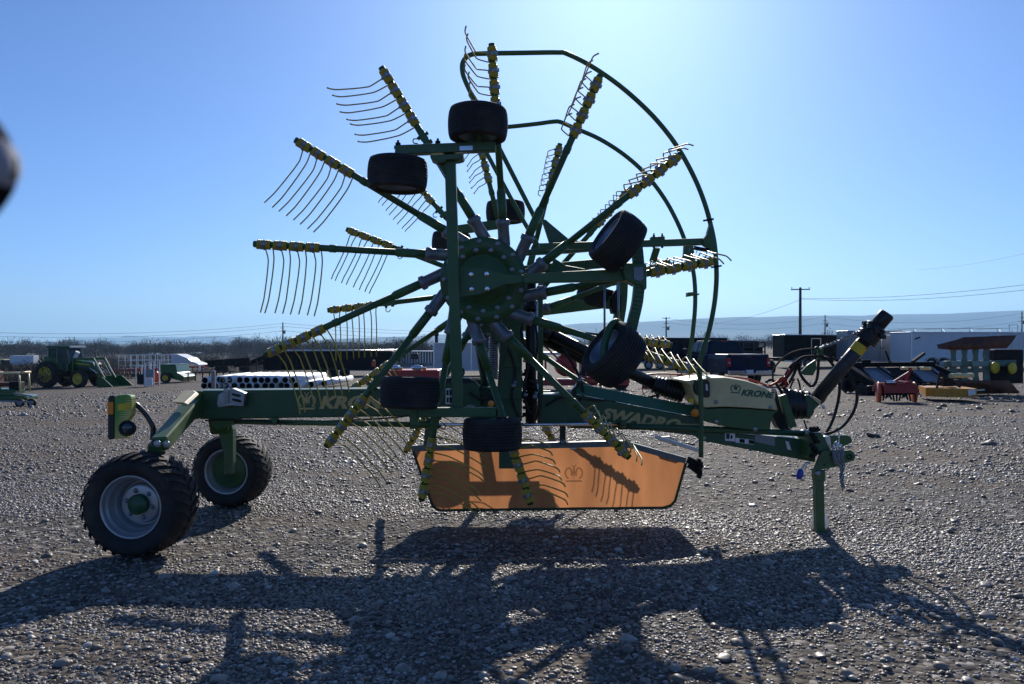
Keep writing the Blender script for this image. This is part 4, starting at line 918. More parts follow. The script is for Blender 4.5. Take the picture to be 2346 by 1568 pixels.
# hose stand: green hook and plate with hydraulic hoses
b = MB(); b.plate([Z8(*p_) for p_ in ((1500, 640), (1560, 575), (1640, 520), (1650, 600), (1615, 668), (1540, 665))], 6.8, 6.83); b.bar(D(*Z8(1680, 420), 6.82), D(*Z8(1680, 520), 6.82), .05, .03, (0, 1, 0)); build(b, 'hose_stand', 'green', rake, bevel=.004)
pipe('hose_hook', [D(*Z8(1628, 460), 6.8), D(*Z8(1630, 425), 6.8), D(*Z8(1650, 408), 6.8), D(*Z8(1668, 425), 6.8), D(*Z8(1690, 440), 6.8), D(*Z8(1705, 420), 6.8)], .012, 'green', 8)
hoses = [[(1240, 715), (1242, 640), (1280, 560), (1370, 480), (1480, 435), (1600, 420), (1640, 440)],
         [(1330, 720), (1400, 590), (1460, 540), (1520, 500), (1600, 490), (1680, 487), (1740, 500), (1800, 540)],
         [(1480, 545), (1490, 640), (1540, 720), (1600, 768), (1640, 730), (1660, 640), (1668, 520), (1700, 500), (1760, 520), (1840, 640), (1862, 760), (1850, 900), (1800, 1080), (1740, 1200)],
         [(1780, 500), (1860, 540), (1940, 640), (1995, 740), (2025, 850), (2010, 960), (1960, 1060), (1880, 1150), (1790, 1200), (1710, 1220)],
         [(1440, 550), (1420, 620), (1360, 700), (1310, 760)], [(1460, 545), (1450, 620), (1400, 720), (1340, 790)],
         [(1760, 790), (1720, 890), (1680, 930)], [(1180, 730), (1200, 712), (1240, 715), (1280, 760), (1330, 850), (1360, 1000), (1390, 1140)],
         [(1470, 700), (1490, 760), (1495, 830)], [(1440, 700), (1410, 760), (1395, 830)], [(1530, 1090), (1550, 1150), (1560, 1180)]]
for i, hpts in enumerate(hoses):
    yy = 6.76 + (i % 4) * .025 - (.12 if i in (3,) else 0)
    pipe('hydraulic_hose', [D(*Z8(*p_), yy + (.05 * math.sin(j * 1.3))) for j, p_ in enumerate(hpts)], .013 if i not in (0, 8, 9, 10) else .008, 'rubber', 8)
pipe('red_hose', [D(*Z8(1200, 770), 6.8), D(*Z8(1290, 725), 6.8), D(*Z8(1360, 680), 6.8), D(*Z8(1400, 610), 6.8)], .011, 'redhose', 8)
pipe('red_hose', [D(*Z11(300, 520), 7.0), D(*Z11(700, 880), 7.0), D(*Z11(1000, 960), 7.0), D(*Z11(1500, 915), 6.95), D(*Z11(1800, 890), 6.95), D(*Z11(2250, 912), 6.9), D(*Z8(760, 676), 6.9), D(*Z8(1000, 700), 6.88), D(*Z8(1180, 760), 6.85)], .008, 'redhose', 8)
for k in range(5):
    b = MB(); c = D(*Z8(1318 + k * 9, 700 + k * 16), 6.78); ring = [c + Vector((.03 * math.cos(a) , .03 * math.sin(a), .02 * math.cos(a))) for a in [2 * math.pi * i / 10 for i in range(11)]]
    b.tube(ring, .007, 5, False); build(b, 'hose_tie', 'redhose', rake)
# ---------- hitch and jack stand
YJ = 6.46
b = MB(); b.plate([Z13(*p_) for p_ in ((285, 790), (330, 680), (352, 635), (380, 625), (620, 620), (655, 640), (668, 680), (655, 715), (560, 745), (480, 775), (350, 800), (290, 805))], YJ - .09, YJ - .06)
h1 = build(b, 'hitch_plate', 'green', rake, bevel=.004)
b = MB(); b.plate([Z13(*p_) for p_ in ((395, 485), (590, 478), (622, 495), (636, 525), (625, 555), (585, 575), (530, 588), (440, 600), (400, 590))], YJ + .18, YJ + .21)
build(b, 'hitch_plate', 'green', rake, bevel=.004)
b = MB(); b.plate([Z13(*p_) for p_ in ((275, 455), (355, 458), (375, 490), (440, 625), (350, 632), (300, 680), (240, 700), (225, 690), (235, 480))], YJ - .05, YJ + .22); build(b, 'hitch_head', 'green', rake, bevel=.008)
b = MB(); b.plate([Z13(*p_) for p_ in ((375, 490), (432, 492), (445, 620), (425, 628))], YJ + .0, YJ + .16); build(b, 'hitch_gusset', 'alu', rake, bevel=.004)
b = MB(); b.lathe(D(*Z13(608, 680), YJ - .09), (0, -1, 0), [(.022, 0), (.022, .003), (.012, .003), (.010, -.002), (0, -.002)], 18); b.lathe(D(*Z13(432, 660), YJ - .09), (0, -1, 0), [(.008, 0), (.008, .006), (0, .006)], 8); b.lathe(D(*Z13(375, 755), YJ - .09), (0, -1, 0), [(.008, 0), (.008, .006), (0, .006)], 8); build(b, 'hitch_pin_hole', 'darkdirt', h1)
b = MB(); b.tube([D(*Z13(512, 570), YJ - .02), D(*Z13(512, 440), YJ - .02)], .006, 8); b.tube([D(*Z13(450, 583), YJ - .04), D(*Z13(540, 575), YJ - .04)], .012, 8); b.sphere(D(*Z13(490, 560), YJ - .04), .02, 10, 6); build(b, 'hitch_pin', 'chrome', rake)
for zx, zy1 in ((468, 740), (485, 765), (505, 770), (530, 760), (545, 740)):
    chain('safety_chain', [D(*Z13(zx - 4 + (zx - 505) * .1, 600), YJ - .11), D(*Z13(zx, 690), YJ - .115), D(*Z13(zx + 12, zy1), YJ - .11)], 7, .034, .0042)
chain('safety_chain', [D(*Z13(535, 760), YJ - .11), D(*Z13(545, 880), YJ - .115), D(*Z13(546, 985), YJ - .11)], 8, .040, .005)
chain('safety_chain', [D(*Z13(558, 770), YJ - .12), D(*Z13(530, 880), YJ - .125), D(*Z13(556, 970), YJ - .12)], 8, .036, .0045)
b = MB(); b.bar(D(*Z13(318, 795), YJ - .03), D(*Z13(330, 1385), YJ - .03), .070, .070, (0, 1, 0)); b.bar(D(*Z13(319, 795), YJ - .03), D(*Z13(321, 900), YJ - .03), .084, .084, (0, 1, 0)); jk = build(b, 'jack_stand', 'green', rake, bevel=.006)
b = MB(); b.lathe(D(*Z13(316, 831), YJ - .075), (0, -1, 0), [(.022, 0), (.022, .006), (.014, .012), (0, .012)], 16); build(b, 'jack_knob', 'steel', jk)
b = MB(); p_ = D(*Z13(332, 1392), YJ - .03); b.box((p_.x, p_.y, p_.z + .0), (.16, .16, .014)); build(b, 'foot_plate', 'green', jk, bevel=.003)
b = MB(); b.tube([D(*Z13(278, 800), YJ + .03), D(*Z13(284, 1160), YJ + .03)], .012, 8); build(b, 'jack_screw', 'steel', jk)
b = MB(); b.tube(curve([D(*Z13(240, 735), YJ - .05), D(*Z13(205, 745), YJ - .06), D(*Z13(195, 765), YJ - .06), D(*Z13(210, 780), YJ - .06), D(*Z13(190, 770), YJ - .06), D(*Z13(160, 800), YJ - .06)], 4), .010, 8); build(b, 'coupler', 'chrome', rake)
b = MB(); b.lathe(D(*Z13(160, 795), YJ - .06), (-.25, 0, -1), [(.012, 0), (.026, .02), (.026, .055), (.018, .085), (0, .088)], 12); build(b, 'coupler_cap', 'bluecap', rake)
b = MB()
for k in range(7): b.box(D(*Z13(262 + (k % 3) * 22, 470 + k * 34), YJ - .08 - .01 * (k % 2)), (.035, .05, .028)); 
for k in range(5): b.lathe(D(*Z13(250 + k * 16, 440 + (k % 2) * 8), YJ - .03), (0, 0, 1), [(.02, 0), (.02, .02), (.012, .02), (.012, .035)], 8)
build(b, 'hitch_hardware', 'darkdirt', rake, kind='stuff', bevel=.003)
# plastic bag tied round the jack foot
b = MB(); c0 = D(*Z13(330, 1160), YJ + .06); c1 = D(*Z13(335, 1350), YJ + .06); vs = []; n, k = 18, 12
for i in range(k + 1):
    t = i / k; c = c0.lerp(c1, t)
    for j in range(n):
        a = 2 * math.pi * j / n; r = (.085 + .02 * mnoise.noise(Vector((math.cos(a) * 2, math.sin(a) * 2, t * 6)))) * (1 if 0 < i < k else .55) * (1.0 - .18 * math.sin(t * 3.1 * 2)); vs.append(c + Vector((r * math.cos(a) * .75, r * math.sin(a) * .5, 0)))
b.add(vs, [(i * n + j, i * n + (j + 1) % n, (i + 1) * n + (j + 1) % n, (i + 1) * n + j) for i in range(k) for j in range(n)], True)
o = build(b, 'plastic_bag', 'bag'); tag(o, 'crumpled white plastic bag wrapped behind the foot of the green jack stand', 'plastic bag')
# ---------- orange swath curtain
YC = 6.75
ctop = [(944, 1022), (1180, 1017), (1430, 1011), (1570, 1050)]; outline = [(944, 1022), (1430, 1011), (1572, 1048), (1545, 1152), (1536, 1160), (1520, 1165), (1010, 1171), (998, 1168), (990, 1160)]
b = MB(); ol = [D(*p_, YC) for p_ in [(947, 1034), (1180, 1029), (1430, 1024), (1571, 1060), (1546, 1148), (1536, 1158), (1518, 1163), (1010, 1169), (998, 1165), (990, 1156)]]
top_ = [(947, 1034), (1180, 1029), (1430, 1024), (1571, 1060)]; bot_ = [(990, 1156), (998, 1165), (1010, 1169), (1180, 1167), (1518, 1163), (1536, 1158), (1546, 1148)]
def along(P, t):
    L_ = [0]
    for a_, c_ in zip(P[:-1], P[1:]): L_.append(L_[-1] + math.hypot(c_[0] - a_[0], c_[1] - a_[1]))
    return np.interp(t * L_[-1], L_, [q[0] for q in P]), np.interp(t * L_[-1], L_, [q[1] for q in P])
nx, ny = 60, 14; vs = []
for i in range(nx + 1):
    a_, c_ = along(top_, i / nx), along(bot_, i / nx)
    for j in range(ny + 1):
        q = j / ny; p_ = D(a_[0] + (c_[0] - a_[0]) * q, a_[1] + (c_[1] - a_[1]) * q, YC)
        p_.y += .014 * q * mnoise.noise(Vector((p_.x * 2.6, p_.z * 1.5, 4.0))) + .006 * q * mnoise.noise(Vector((p_.x * 9, p_.z * 5, 1.0))); vs.append(p_)
b.add(vs, [(i * (ny + 1) + j, i * (ny + 1) + j + 1, (i + 1) * (ny + 1) + j + 1, (i + 1) * (ny + 1) + j) for i in range(nx) for j in range(ny)], True); cur = build(b, 'swath_curtain', 'curtain', rake)
b = MB()
for (a_, c_) in zip(ol[3:], ol[4:] + ol[:1]):
    b.bar(a_, c_ + (c_ - a_).normalized() * .006, .02, .03, (0, 1, 0))
build(b, 'curtain_hem', 'hem', cur)
for (a0, v0), (a1, v1) in zip(ctop[:-1], ctop[1:]):
    b = MB(); p0, p1 = D(a0, v0 + 5, YC - .02), D(a1, v1 + 5, YC - .02); b.bar(p0, p1, .05, .05); build(b, 'curtain_rail', 'railgrey', rake, bevel=.003)
for u, v in ((1027, 1030), (1033, 1030), (1310, 1028), (1316, 1028), (1418, 1024), (1525, 1044)):
    b = MB(); b.lathe(D(u, v, YC - .035), (0, -1, 0), [(.012, 0), (.012, .004), (.006, .006), (0, .006)], 10); build(b, 'rail_rivet', 'alu', rake)
em = emblem(at(1294, 1104, YC - .014), .155, 'emb', cur, .001)
b = MB(); b.plate([(1143, 1012), (1187, 1012), (1187, 1074), (1143, 1074)], YC - .16, YC - .06); build(b, 'curtain_mount', 'dgreen', rake, bevel=.006)
b = MB(); b.bar(D(1289, 950, YC - .1), D(1289, 1018, YC - .1), .05, .02, (0, 1, 0)); cs = build(b, 'curtain_hanger', 'black', rake)
for v in (962, 1012):
    b = MB(); b.lathe(D(1289, v, YC - .112), (0, -1, 0), [(.020, 0), (.020, .005), (.012, .006), (.012, .0), (0, .0)], 16); build(b, 'hanger_bolt', 'steel', cs)
b = MB(); b.bar(D(985, 958, YC - .1), D(978, 1022, YC - .1), .06, .03, (0, 1, 0)); build(b, 'curtain_hanger', 'green', rake, bevel=.004)
for (a_, c_, w_) in (((1575, 1052), (1608, 1068), .06), ((1578, 1064), (1606, 1084), .05), ((1500, 1000), (1600, 1032), .03)):
    b = MB(); b.bar(D(*a_, YC - .05), D(*c_, YC - .1), .04, w_); build(b, 'curtain_stay', 'darkdirt' if w_ > .04 else 'alu', rake, bevel=.004)
b = MB()
for k in range(7): b.box(D(1604 + rnd.uniform(-4, 4), 1055 + k * 6, YC - .12), (.035, .05, .03), Matrix.Rotation(rnd.uniform(0, 1), 3, 'Y'))
build(b, 'stay_hardware', 'darkdirt', rake, kind='stuff', bevel=.003)
b = MB(); b.plate([(1505, 1002), (1535, 1000), (1560, 1015), (1545, 1020), (1510, 1010)], YC + .2, YC + .24); build(b, 'white_bracket', 'white', rake, bevel=.003)

# loose hydraulic hoses and cables round the mast
for i, pts in enumerate(([(1205, 700, 6.5), (1195, 760, 6.42), (1210, 830, 6.40), (1200, 900, 6.42), (1215, 950, 6.45)],
                         [(1222, 720, 6.46), (1232, 790, 6.40), (1222, 850, 6.38), (1235, 920, 6.42), (1228, 962, 6.46)],
                         [(1290, 800, 6.7), (1310, 830, 6.62), (1330, 870, 6.6), (1336, 905, 6.62), (1320, 925, 6.58)],
                         [(1250, 930, 6.56), (1275, 915, 6.52), (1300, 905, 6.54), (1325, 880, 6.6), (1332, 850, 6.66)],
                         [(1165, 800, 6.38), (1180, 850, 6.36), (1172, 910, 6.37), (1188, 955, 6.4)],
                         [(1110, 770, 6.5), (1098, 820, 6.46), (1108, 870, 6.45), (1092, 905, 6.42)],
                         [(1075, 900, 6.38), (1100, 915, 6.36), (1128, 912, 6.36), (1150, 930, 6.38)],
                         [(1300, 905, 6.5), (1345, 915, 6.56), (1400, 918, 6.62), (1460, 915, 6.66), (1510, 905, 6.7)])):
    pipe('hydraulic_hose', [D(*p_) for p_ in pts], .0095 if i % 2 else .012, 'rubber', 8)
for u, v, y in ((1205, 822, 6.37), (1226, 905, 6.38), (1178, 880, 6.35), (1304, 903, 6.5), (1328, 868, 6.58)):
    b = MB(); b.lathe(D(u, v, y), (.3, -.2, 1), [(.012, -.03), (.019, -.03), (.019, 0), (.014, 0), (.014, .03), (.010, .03)], 8); build(b, 'hose_coupling', 'steel', rake)
# ================================================================== the yard behind: vehicles, trailers, implements
def gp(u, Y, dz=0.0):
    x = (u - CU) / FD * Y; return (x, Y, zg(x, Y) + dz)
def wheel_part(parent, c, r, wd, rimr, rimmat, axis=(0, -1, 0), name='wheel', lugs=False, dish=0.3):
    c = Vector(c); a = Vector(axis).normalized(); wm = W[parent.name] @ Matrix.Translation(c) @ a.to_track_quat('Z', 'Y').to_matrix().to_4x4()
    h = holder(name, parent, wm)
    if lugs: mb = lug_tyre(r, wd, rimr, 22, .035)
    else:
        mb = MB(); pr = tyre_profile(r, wd, rimr); mb.lathe((0, 0, 0), (0, 0, 1), pr + [(q, -t) for q, t in pr[::-1]], 32)
    build(mb, 'tyre', 'rubber', h, wm)
    m = MB(); hw = wd / 2
    m.lathe((0, 0, 0), (0, 0, 1), [(rimr * 1.02, hw * .7), (rimr * 1.05, hw * .8), (rimr * .94, hw * .75), (rimr * .88, hw * dish), (rimr * .5, hw * dish * .8), (rimr * .42, hw * (dish + .15)), (rimr * .2, hw * (dish + .2)), (0, hw * (dish + .25))], 28)
    build(m, 'rim', rimmat, h, wm); return h
def cargo_trailer(label, u, Y, L, Wd, H, rz, body, nose=0.0, deck=.5, doors=(), trims=(), wheels=(), wr=.36, group='enclosed cargo trailers', roofmat='alu', rack=False):
    """box trailer; local x runs from its left end (0) to its right end (L); near face at y = 0"""
    t = thing('cargo_trailer', label, 'trailer', gp(u, Y), rz, group); T = lambda mb, n, m, **k: loc_build(mb, n, m, t, **k)
    b = MB()
    pts = [(0, 0), (L, 0), (L + nose, Wd / 2), (L, Wd), (0, Wd)] if nose else [(0, 0), (L, 0), (L, Wd), (0, Wd)]
    b.prism([Vector((x, y, deck)) for x, y in pts], [Vector((x, y, H)) for x, y in pts]); b.f[0], b.f[1] = b.f[0][::-1], b.f[1][::-1]
    T(b, 'body', body, bevel=.05)
    b = MB(); b.prism([Vector((x * 1.002 - .01, y - (.015 if y == 0 else -.015), H - .03)) for x, y in pts], [Vector((x * 1.002 - .01, y - (.015 if y == 0 else -.015), H + .05)) for x, y in pts]); T(b, 'roof', roofmat, bevel=.03)
    b = MB(); b.bar((0, -.012, deck + .04), (L, -.012, deck + .04), .03, .10); T(b, 'bottom_rail', 'alu')
    n = max(2, int(L / 1.2)); 
    for i in range(n + 1):
        b = MB(); x = L * i / n; b.bar((x, -.004, deck + .1), (x, -.004, H - .05), .02, .008, (0, 1, 0)); T(b, 'panel_seam', body)
    for x0, x1, z1 in doors:
        b = MB(); b.box(((x0 + x1) / 2, -.012, (deck + .12 + z1) / 2), (x1 - x0, .03, z1 - deck - .12)); d = loc_build(b, 'door', body, t, bevel=.01)
        b = MB()
        for q in ((x0, deck + .12, x0, z1), (x1, deck + .12, x1, z1), (x0, z1, x1, z1)): b.bar((q[0], -.03, q[1]), (q[2], -.03, q[3]), .05, .03, (0, 1, 0))
        build(b, 'door_frame', 'alu', d, W[t.name].copy())
        b = MB(); b.box((x0 + .12, -.04, (deck + z1) / 2), (.14, .04, .05)); build(b, 'handle', 'black', d, W[t.name].copy())
    for x in trims:
        b = MB(); b.bar((x, -.02, deck), (x, -.02, H), .09, .03, (0, 1, 0)); T(b, 'corner_trim', 'alu')
    for x in wheels:
        wheel_part(t, (x, .05, wr), wr, .22, wr * .55, 'silver')
        b = MB(); P = [(x + (wr + .07) * math.cos(a), -.06, wr + (wr + .07) * math.sin(a)) for a in [R(10 + 16 * i) for i in range(11)]]
        for p0, p1 in zip(P[:-1], P[1:]): b.bar(p0, p1, .26, .02)
        T(b, 'fender', 'alu')
    b = MB(); b.bar((L, Wd * .25, deck - .06), (L + nose + 1.1, Wd / 2, deck - .06), .08, .1); b.bar((L, Wd * .75, deck - .06), (L + nose + 1.1, Wd / 2, deck - .06), .08, .1); b.bar((L + nose + .9, Wd / 2, 0), (L + nose + .9, Wd / 2, deck + .3), .06, .06, (0, 1, 0)); T(b, 'hitch_tongue', 'black')
    if rack:
        b = MB()
        for x in np.linspace(.3, L * .62, 4): b.bar((x, .2, H + .05), (x, .2, H + .30), .05, .05, (0, 1, 0)); b.bar((x, .2, H + .28), (x + .25, .2, H + .05), .03, .03); b.bar((x, .2, H + .26), (x, Wd - .2, H + .26), .04, .04)
        b.bar((.3, .2, H + .28), (L * .7, .2, H + .28), .03, .03); b.bar((L * .7, .2, H + .05), (L * .7, .2, H + .5), .04, .04, (0, 1, 0)); b.bar((L * .76, .2, H + .05), (L * .76, .2, H + .5), .04, .04, (0, 1, 0)); b.bar((L * .7, .2, H + .5), (L * .76, .2, H + .5), .04, .04); b.bar((L * .7, .2, H + .3), (L * .76, .2, H + .3), .03, .03)
        T(b, 'roof_rack', 'alu')
        lad = MB()
        for x in (L * .70, L * .76): lad.bar((x, -.06, deck + .4), (x, -.06, H + .2), .03, .03, (0, 1, 0))
        for i in range(7): lad.bar((L * .70, -.06, deck + .6 + i * .26), (L * .76, -.06, deck + .6 + i * .26), .02, .02)
        T(lad, 'ladder', 'alu')
        b = MB(); b.bar((.30, -.015, H - .40), (.62, -.015, H - .30), .006, .09); b.bar((.26, -.016, H - .44), (.44, -.016, H - .38), .006, .05); T(b, 'oval_badge', 'darkdirt')
    return t
S = FD
cargo_trailer('large white enclosed trailer with ladder and roof rack standing behind the rusty plough', 2086, 50, 9.5, 2.5, 2.42, R(3), 'whitesheet', deck=.55, doors=((4.1, 4.95, 2.0), (6.4, 7.2, 2.05)), trims=(.05, 5.25, 5.75, 9.45), wheels=(1.35, 2.1), wr=.40, rack=True, nose=.6)
cargo_trailer('grey enclosed trailer with a side door between the black and the white trailer', 1942, 54, 3.6, 2.2, 2.62, R(-3), 'greysheet', nose=.7, doors=((2.25, 3.0, 2.35),), wheels=(.9,), deck=.5)
cargo_trailer('long black enclosed trailer with a white roof edge beside the grey trailer', 1797, 58, 4.9, 2.2, 2.45, R(4), 'blacksheet', doors=((2.05, 2.75, 2.2),), wheels=(1.0, 1.8), deck=.5)
cargo_trailer('black enclosed trailer standing behind the dark blue pickup', 1440, 62, 8.0, 2.2, 2.50, R(3), 'blacksheet', doors=((5.3, 6.1, 2.1),), wheels=(1.6, 2.5), trims=(6.3, 7.95), deck=.5)
cargo_trailer('small white enclosed trailer with a silver fender behind the folded rake rotor', 993, 56, 4.6, 2.1, 2.42, R(2), 'greywhite', doors=((.9, 1.5, 2.1),), wheels=(1.9,), trims=(.03, 2.7), deck=.45)

# livestock / flatbed trailers in the left middle distance
t = thing('gooseneck_trailer', 'long black gooseneck trailer with a pale roof edge and tandem wheels', 'trailer', gp(603, 62), R(1))
b = MB(); b.box((5.1, 1.1, 1.38), (10.2, 2.2, 1.5)); loc_build(b, 'body', 'blacksheet', t, bevel=.04)
b = MB(); b.tube([(.6, .0, 2.16), (5.5, .02, 2.17), (10.3, .05, 2.2)], .06, 8); b.tube([(.6, 2.2, 2.16), (5.5, 2.2, 2.17), (10.3, 2.15, 2.2)], .06, 8); loc_build(b, 'top_rail', 'alu', t)
for i in range(9):
    b = MB(); x = .1 + i * 1.25; b.bar((x, -.02, .6), (x, -.02, 2.12), .07, .05, (0, 1, 0)); loc_build(b, 'stake', 'darkdirt', t)
for x in (3.8, 5.6): 
    b = MB(); b.bar((x, .3, 2.1), (x, .3, 2.8), .07, .07, (0, 1, 0)); b.bar((x, .3, 2.78), (x + 1.7, .3, 2.78), .05, .05); loc_build(b, 'tarp_frame', 'darkdirt', t)
for x in (4.6, 5.5, 6.4): wheel_part(t, (x, .1, .42), .42, .25, .22, 'darkdirt')
b = MB(); b.box((7.8, .3, .62), (3.0, .5, .10)); loc_build(b, 'step', 'greysheet', t)
t = thing('livestock_trailer', 'grey slatted livestock trailer with a shining roof rail', 'trailer', gp(903, 70), R(2))
b = MB(); b.box((2.3, 1.1, 1.85), (4.6, 2.2, .08)); loc_build(b, 'roof', 'alu', t, bevel=.02)
b = MB(); b.box((2.3, 1.1, .55), (4.6, 2.2, .5)); b.box((2.3, 2.1, 1.2), (4.6, .05, 1.2)); loc_build(b, 'body', 'greysheet', t, bevel=.02)
for i in range(19):
    b = MB(); x = .1 + i * .245; b.bar((x, 0, .8), (x, 0, 1.82), .07, .04, (0, 1, 0)); loc_build(b, 'slat', 'alu', t)
b = MB(); b.bar((0, -.05, .38), (4.8, -.05, .5), .06, .10); loc_build(b, 'side_rail', 'alu', t)
wheel_part(t, (2.4, .1, .38), .38, .24, .2, 'silver')
def flatbed(label, u, Y, L, rz):
    t = thing('flatbed_trailer', label, 'trailer', gp(u, Y), rz, 'dark flatbed trailers')
    b = MB(); b.bar((0, 1.2, 1.0), (L * .75, 1.2, 1.3), 2.4, .75); b.bar((L * .75, 1.2, 1.15), (L, 1.2, 1.75), 1.2, .45); loc_build(b, 'deck', 'blacksheet', t)
    for i in range(8):
        b = MB(); x = L * .72 * i / 7; b.bar((x, -.02, .85 + .02 * i), (x, -.02, 1.15 + .03 * i), .08, .06, (0, 1, 0)); loc_build(b, 'stake_pocket', 'darkdirt', t)
    for x in (L * .22, L * .32): wheel_part(t, (x, .1, .42), .42, .26, .2, 'darkdirt')
    b = MB(); b.bar((L * .7, .3, 1.2), (L * .7, .3, 1.9), .1, .1, (0, 1, 0)); b.bar((L * .7, 2.1, 1.2), (L * .7, 2.1, 1.9), .1, .1, (0, 1, 0)); b.bar((L * .7, .3, 1.88), (L * .7, 2.1, 1.88), .08, .08); loc_build(b, 'headboard', 'black', t)
    b = MB(); b.bar((L * .85, .5, 0), (L * .85, .5, 1.4), .1, .1, (0, 1, 0)); loc_build(b, 'landing_leg', 'black', t)
flatbed('dark flatbed gooseneck trailer behind the white pipes', 470, 84, 6.2, R(6)); flatbed('dark flatbed trailer with a raised neck left of the black gooseneck trailer', 535, 92, 4.6, R(2))

# white framed stock trailer
Y = 72
t = thing('stock_trailer', 'white open-framed stock trailer with a solid gooseneck front', 'trailer', gp(271, Y), 0)
g0 = zg(gp(271, Y)[0], Y); zz = lambda v: CAMH - (v - CV) / FD * Y - g0
sc_ = Y / FD
for i, zx in enumerate((110, 215, 315, 425, 530, 635, 745, 850)):
    b = MB(); x = ((280 + zx / 6.517) * .91641 - 271) * sc_
    for y in (0, 2.2):
        b = MB(); b.bar((x, y, .5), (x, y, zz(814)), .055, .05, (0, 1, 0)); loc_build(b, 'post', 'alu', t)
b = MB()
for y in (0, 2.2):
    for v in (814, 826, 838): b.bar((0, y, zz(v)), (5.0, y, zz(v) + .03), .045, .045)
loc_build(b, 'side_rail', 'alu', t)
b = MB(); b.box((2.5, 1.1, .62), (5.2, 2.2, .22)); loc_build(b, 'deck', 'greysheet', t)
def Zt(zx, zy): return (((280 + zx / 6.517) * .91641 - 271) * sc_, zz((860 + zy / 6.517) * .91641))
b = MB(); P = [Zt(*p_) for p_ in ((955, 165), (1060, 168), (1230, 235), (1285, 282), (1400, 325), (1412, 350), (1260, 312), (960, 318))]
b.prism([Vector((x, 0, z)) for x, z in P], [Vector((x, 2.2, z)) for x, z in P]); loc_build(b, 'gooseneck', 'whitesheet', t, bevel=.03)
b = MB()
for q in (((965, 310), (990, 470)), ((1090, 390), (1000, 500)), ((1410, 340), (1410, 440))):
    p0, p1 = Zt(*q[0]), Zt(*q[1]); b.bar((p0[0], .2, p0[1]), (p1[0], .2, p1[1]), .14, .14)
loc_build(b, 'neck_brace', 'white', t)
for x in (1.6, 2.5): wheel_part(t, (x, .1, .42), .42, .25, .22, 'silver')

# ---------- tractor with loader
t = thing('tractor', 'green farm tractor with yellow wheels, glazed cab and front loader', 'tractor', gp(131, 53), R(-13))
wheel_part(t, (0, -.85, .87), .87, .50, .50, 'jdyellow', lugs=True); wheel_part(t, (0, .85, .87), .87, .50, .50, 'jdyellow', axis=(0, 1, 0), lugs=True)
wheel_part(t, (2.5, -.85, .60), .60, .40, .36, 'jdyellow', lugs=True); wheel_part(t, (2.5, .85, .60), .60, .40, .36, 'jdyellow', axis=(0, 1, 0), lugs=True)
b = MB(); b.box((1.2, 0, .95), (3.2, .55, .5)); b.box((2.4, 0, .65), (.3, 1.5, .2)); b.box((0, 0, .87), (.4, 1.5, .35)); loc_build(b, 'chassis', 'darkdirt', t, bevel=.03)
b = MB(); P = [(1.55, 1.15), (3.2, 1.1), (3.25, 1.55), (3.1, 1.68), (1.55, 1.85)]; b.prism([Vector((x, -.38, z)) for x, z in P], [Vector((x, .38, z)) for x, z in P]); hd2 = loc_build(b, 'hood', 'jdgreen', t, bevel=.08)
b = MB(); b.bar((1.8, -.385, 1.62), (2.9, -.385, 1.52), .006, .07); build(b, 'yellow_stripe', 'jdyellow', hd2, W[t.name].copy())
b = MB(); b.box((2.35, -.39, 1.3), (1.0, .02, .22)); build(b, 'side_grille', 'black', hd2, W[t.name].copy(), bevel=.01)
for y in (-.72, .72):
    b = MB()
    for i in range(10):
        a0, a1 = R(150 - i * 13), R(150 - (i + 1) * 13); b.bar((.95 * math.cos(a0), y, .87 + .95 * math.sin(a0)), (.95 * math.cos(a1), y, .87 + .95 * math.sin(a1)), .55, .05, (0, 1, 0), .55, .05)
    loc_build(b, 'fender', 'jdgreen', t)
cabp = {}
cb = MB()
for x0, x1, y in ((.02, .0, -.72), (.02, .0, .72), (.72, .72, -.76), (.72, .72, .76), (1.55, 1.32, -.6), (1.55, 1.32, .6)): cb.bar((x0, y, 1.55), (x1, y * .96, 2.62), .09, .09, (0, 1, 0))
cb.box((.72, 0, 1.35), (1.5, 1.3, .5)); loc_build(cb, 'cab_frame', 'jdgreen', t, bevel=.015)
for P in (((.08, -.72, 1.6), (.66, -.745, 1.6), (.66, -.73, 2.6), (.06, -.70, 2.6)), ((.80, -.745, 1.15), (1.48, -.62, 1.15), (1.36, -.60, 2.6), (.78, -.73, 2.6)), ((1.56, -.56, 1.6), (1.56, .56, 1.6), (1.36, .55, 2.6), (1.36, -.55, 2.6)), ((.0, .66, 1.6), (.0, -.66, 1.6), (.0, -.64, 2.6), (.0, .64, 2.6)), ((.66, .745, 1.6), (.08, .72, 1.6), (.06, .70, 2.6), (.66, .73, 2.6)), ((1.48, .62, 1.3), (.80, .745, 1.3), (.78, .73, 2.6), (1.36, .60, 2.6))):
    b = MB(); b.prism([Vector(p_) for p_ in P], [Vector((p_[0] * .99 + .007, p_[1] * .985, p_[2])) for p_ in P]); loc_build(b, 'window', 'cabglass', t)
b = MB(); b.box((.72, 0, 2.70), (1.75, 1.5, .16)); rf = loc_build(b, 'roof', 'jdgreen', t, bevel=.06)
b = MB(); b.box((1.64, 0, 2.70), (.12, 1.35, .12)); build(b, 'light_bar', 'white', rf, W[t.name].copy(), bevel=.02)
b = MB(); b.box((.55, 0, 1.75), (.5, .5, .5)); b.box((.38, 0, 2.1), (.14, .5, .5)); loc_build(b, 'seat', 'darkdirt', t, bevel=.05)
b = MB(); b.tube([(1.12, .0, 1.7), (1.0, 0, 2.0)], .03, 8); b.tube([(1.0 + .06 * math.sin(a), .2 * math.cos(a), 2.0 + .19 * math.sin(a) * .5) for a in [R(i * 30) for i in range(13)]], .018, 6, False); loc_build(b, 'steering_wheel', 'black', t)
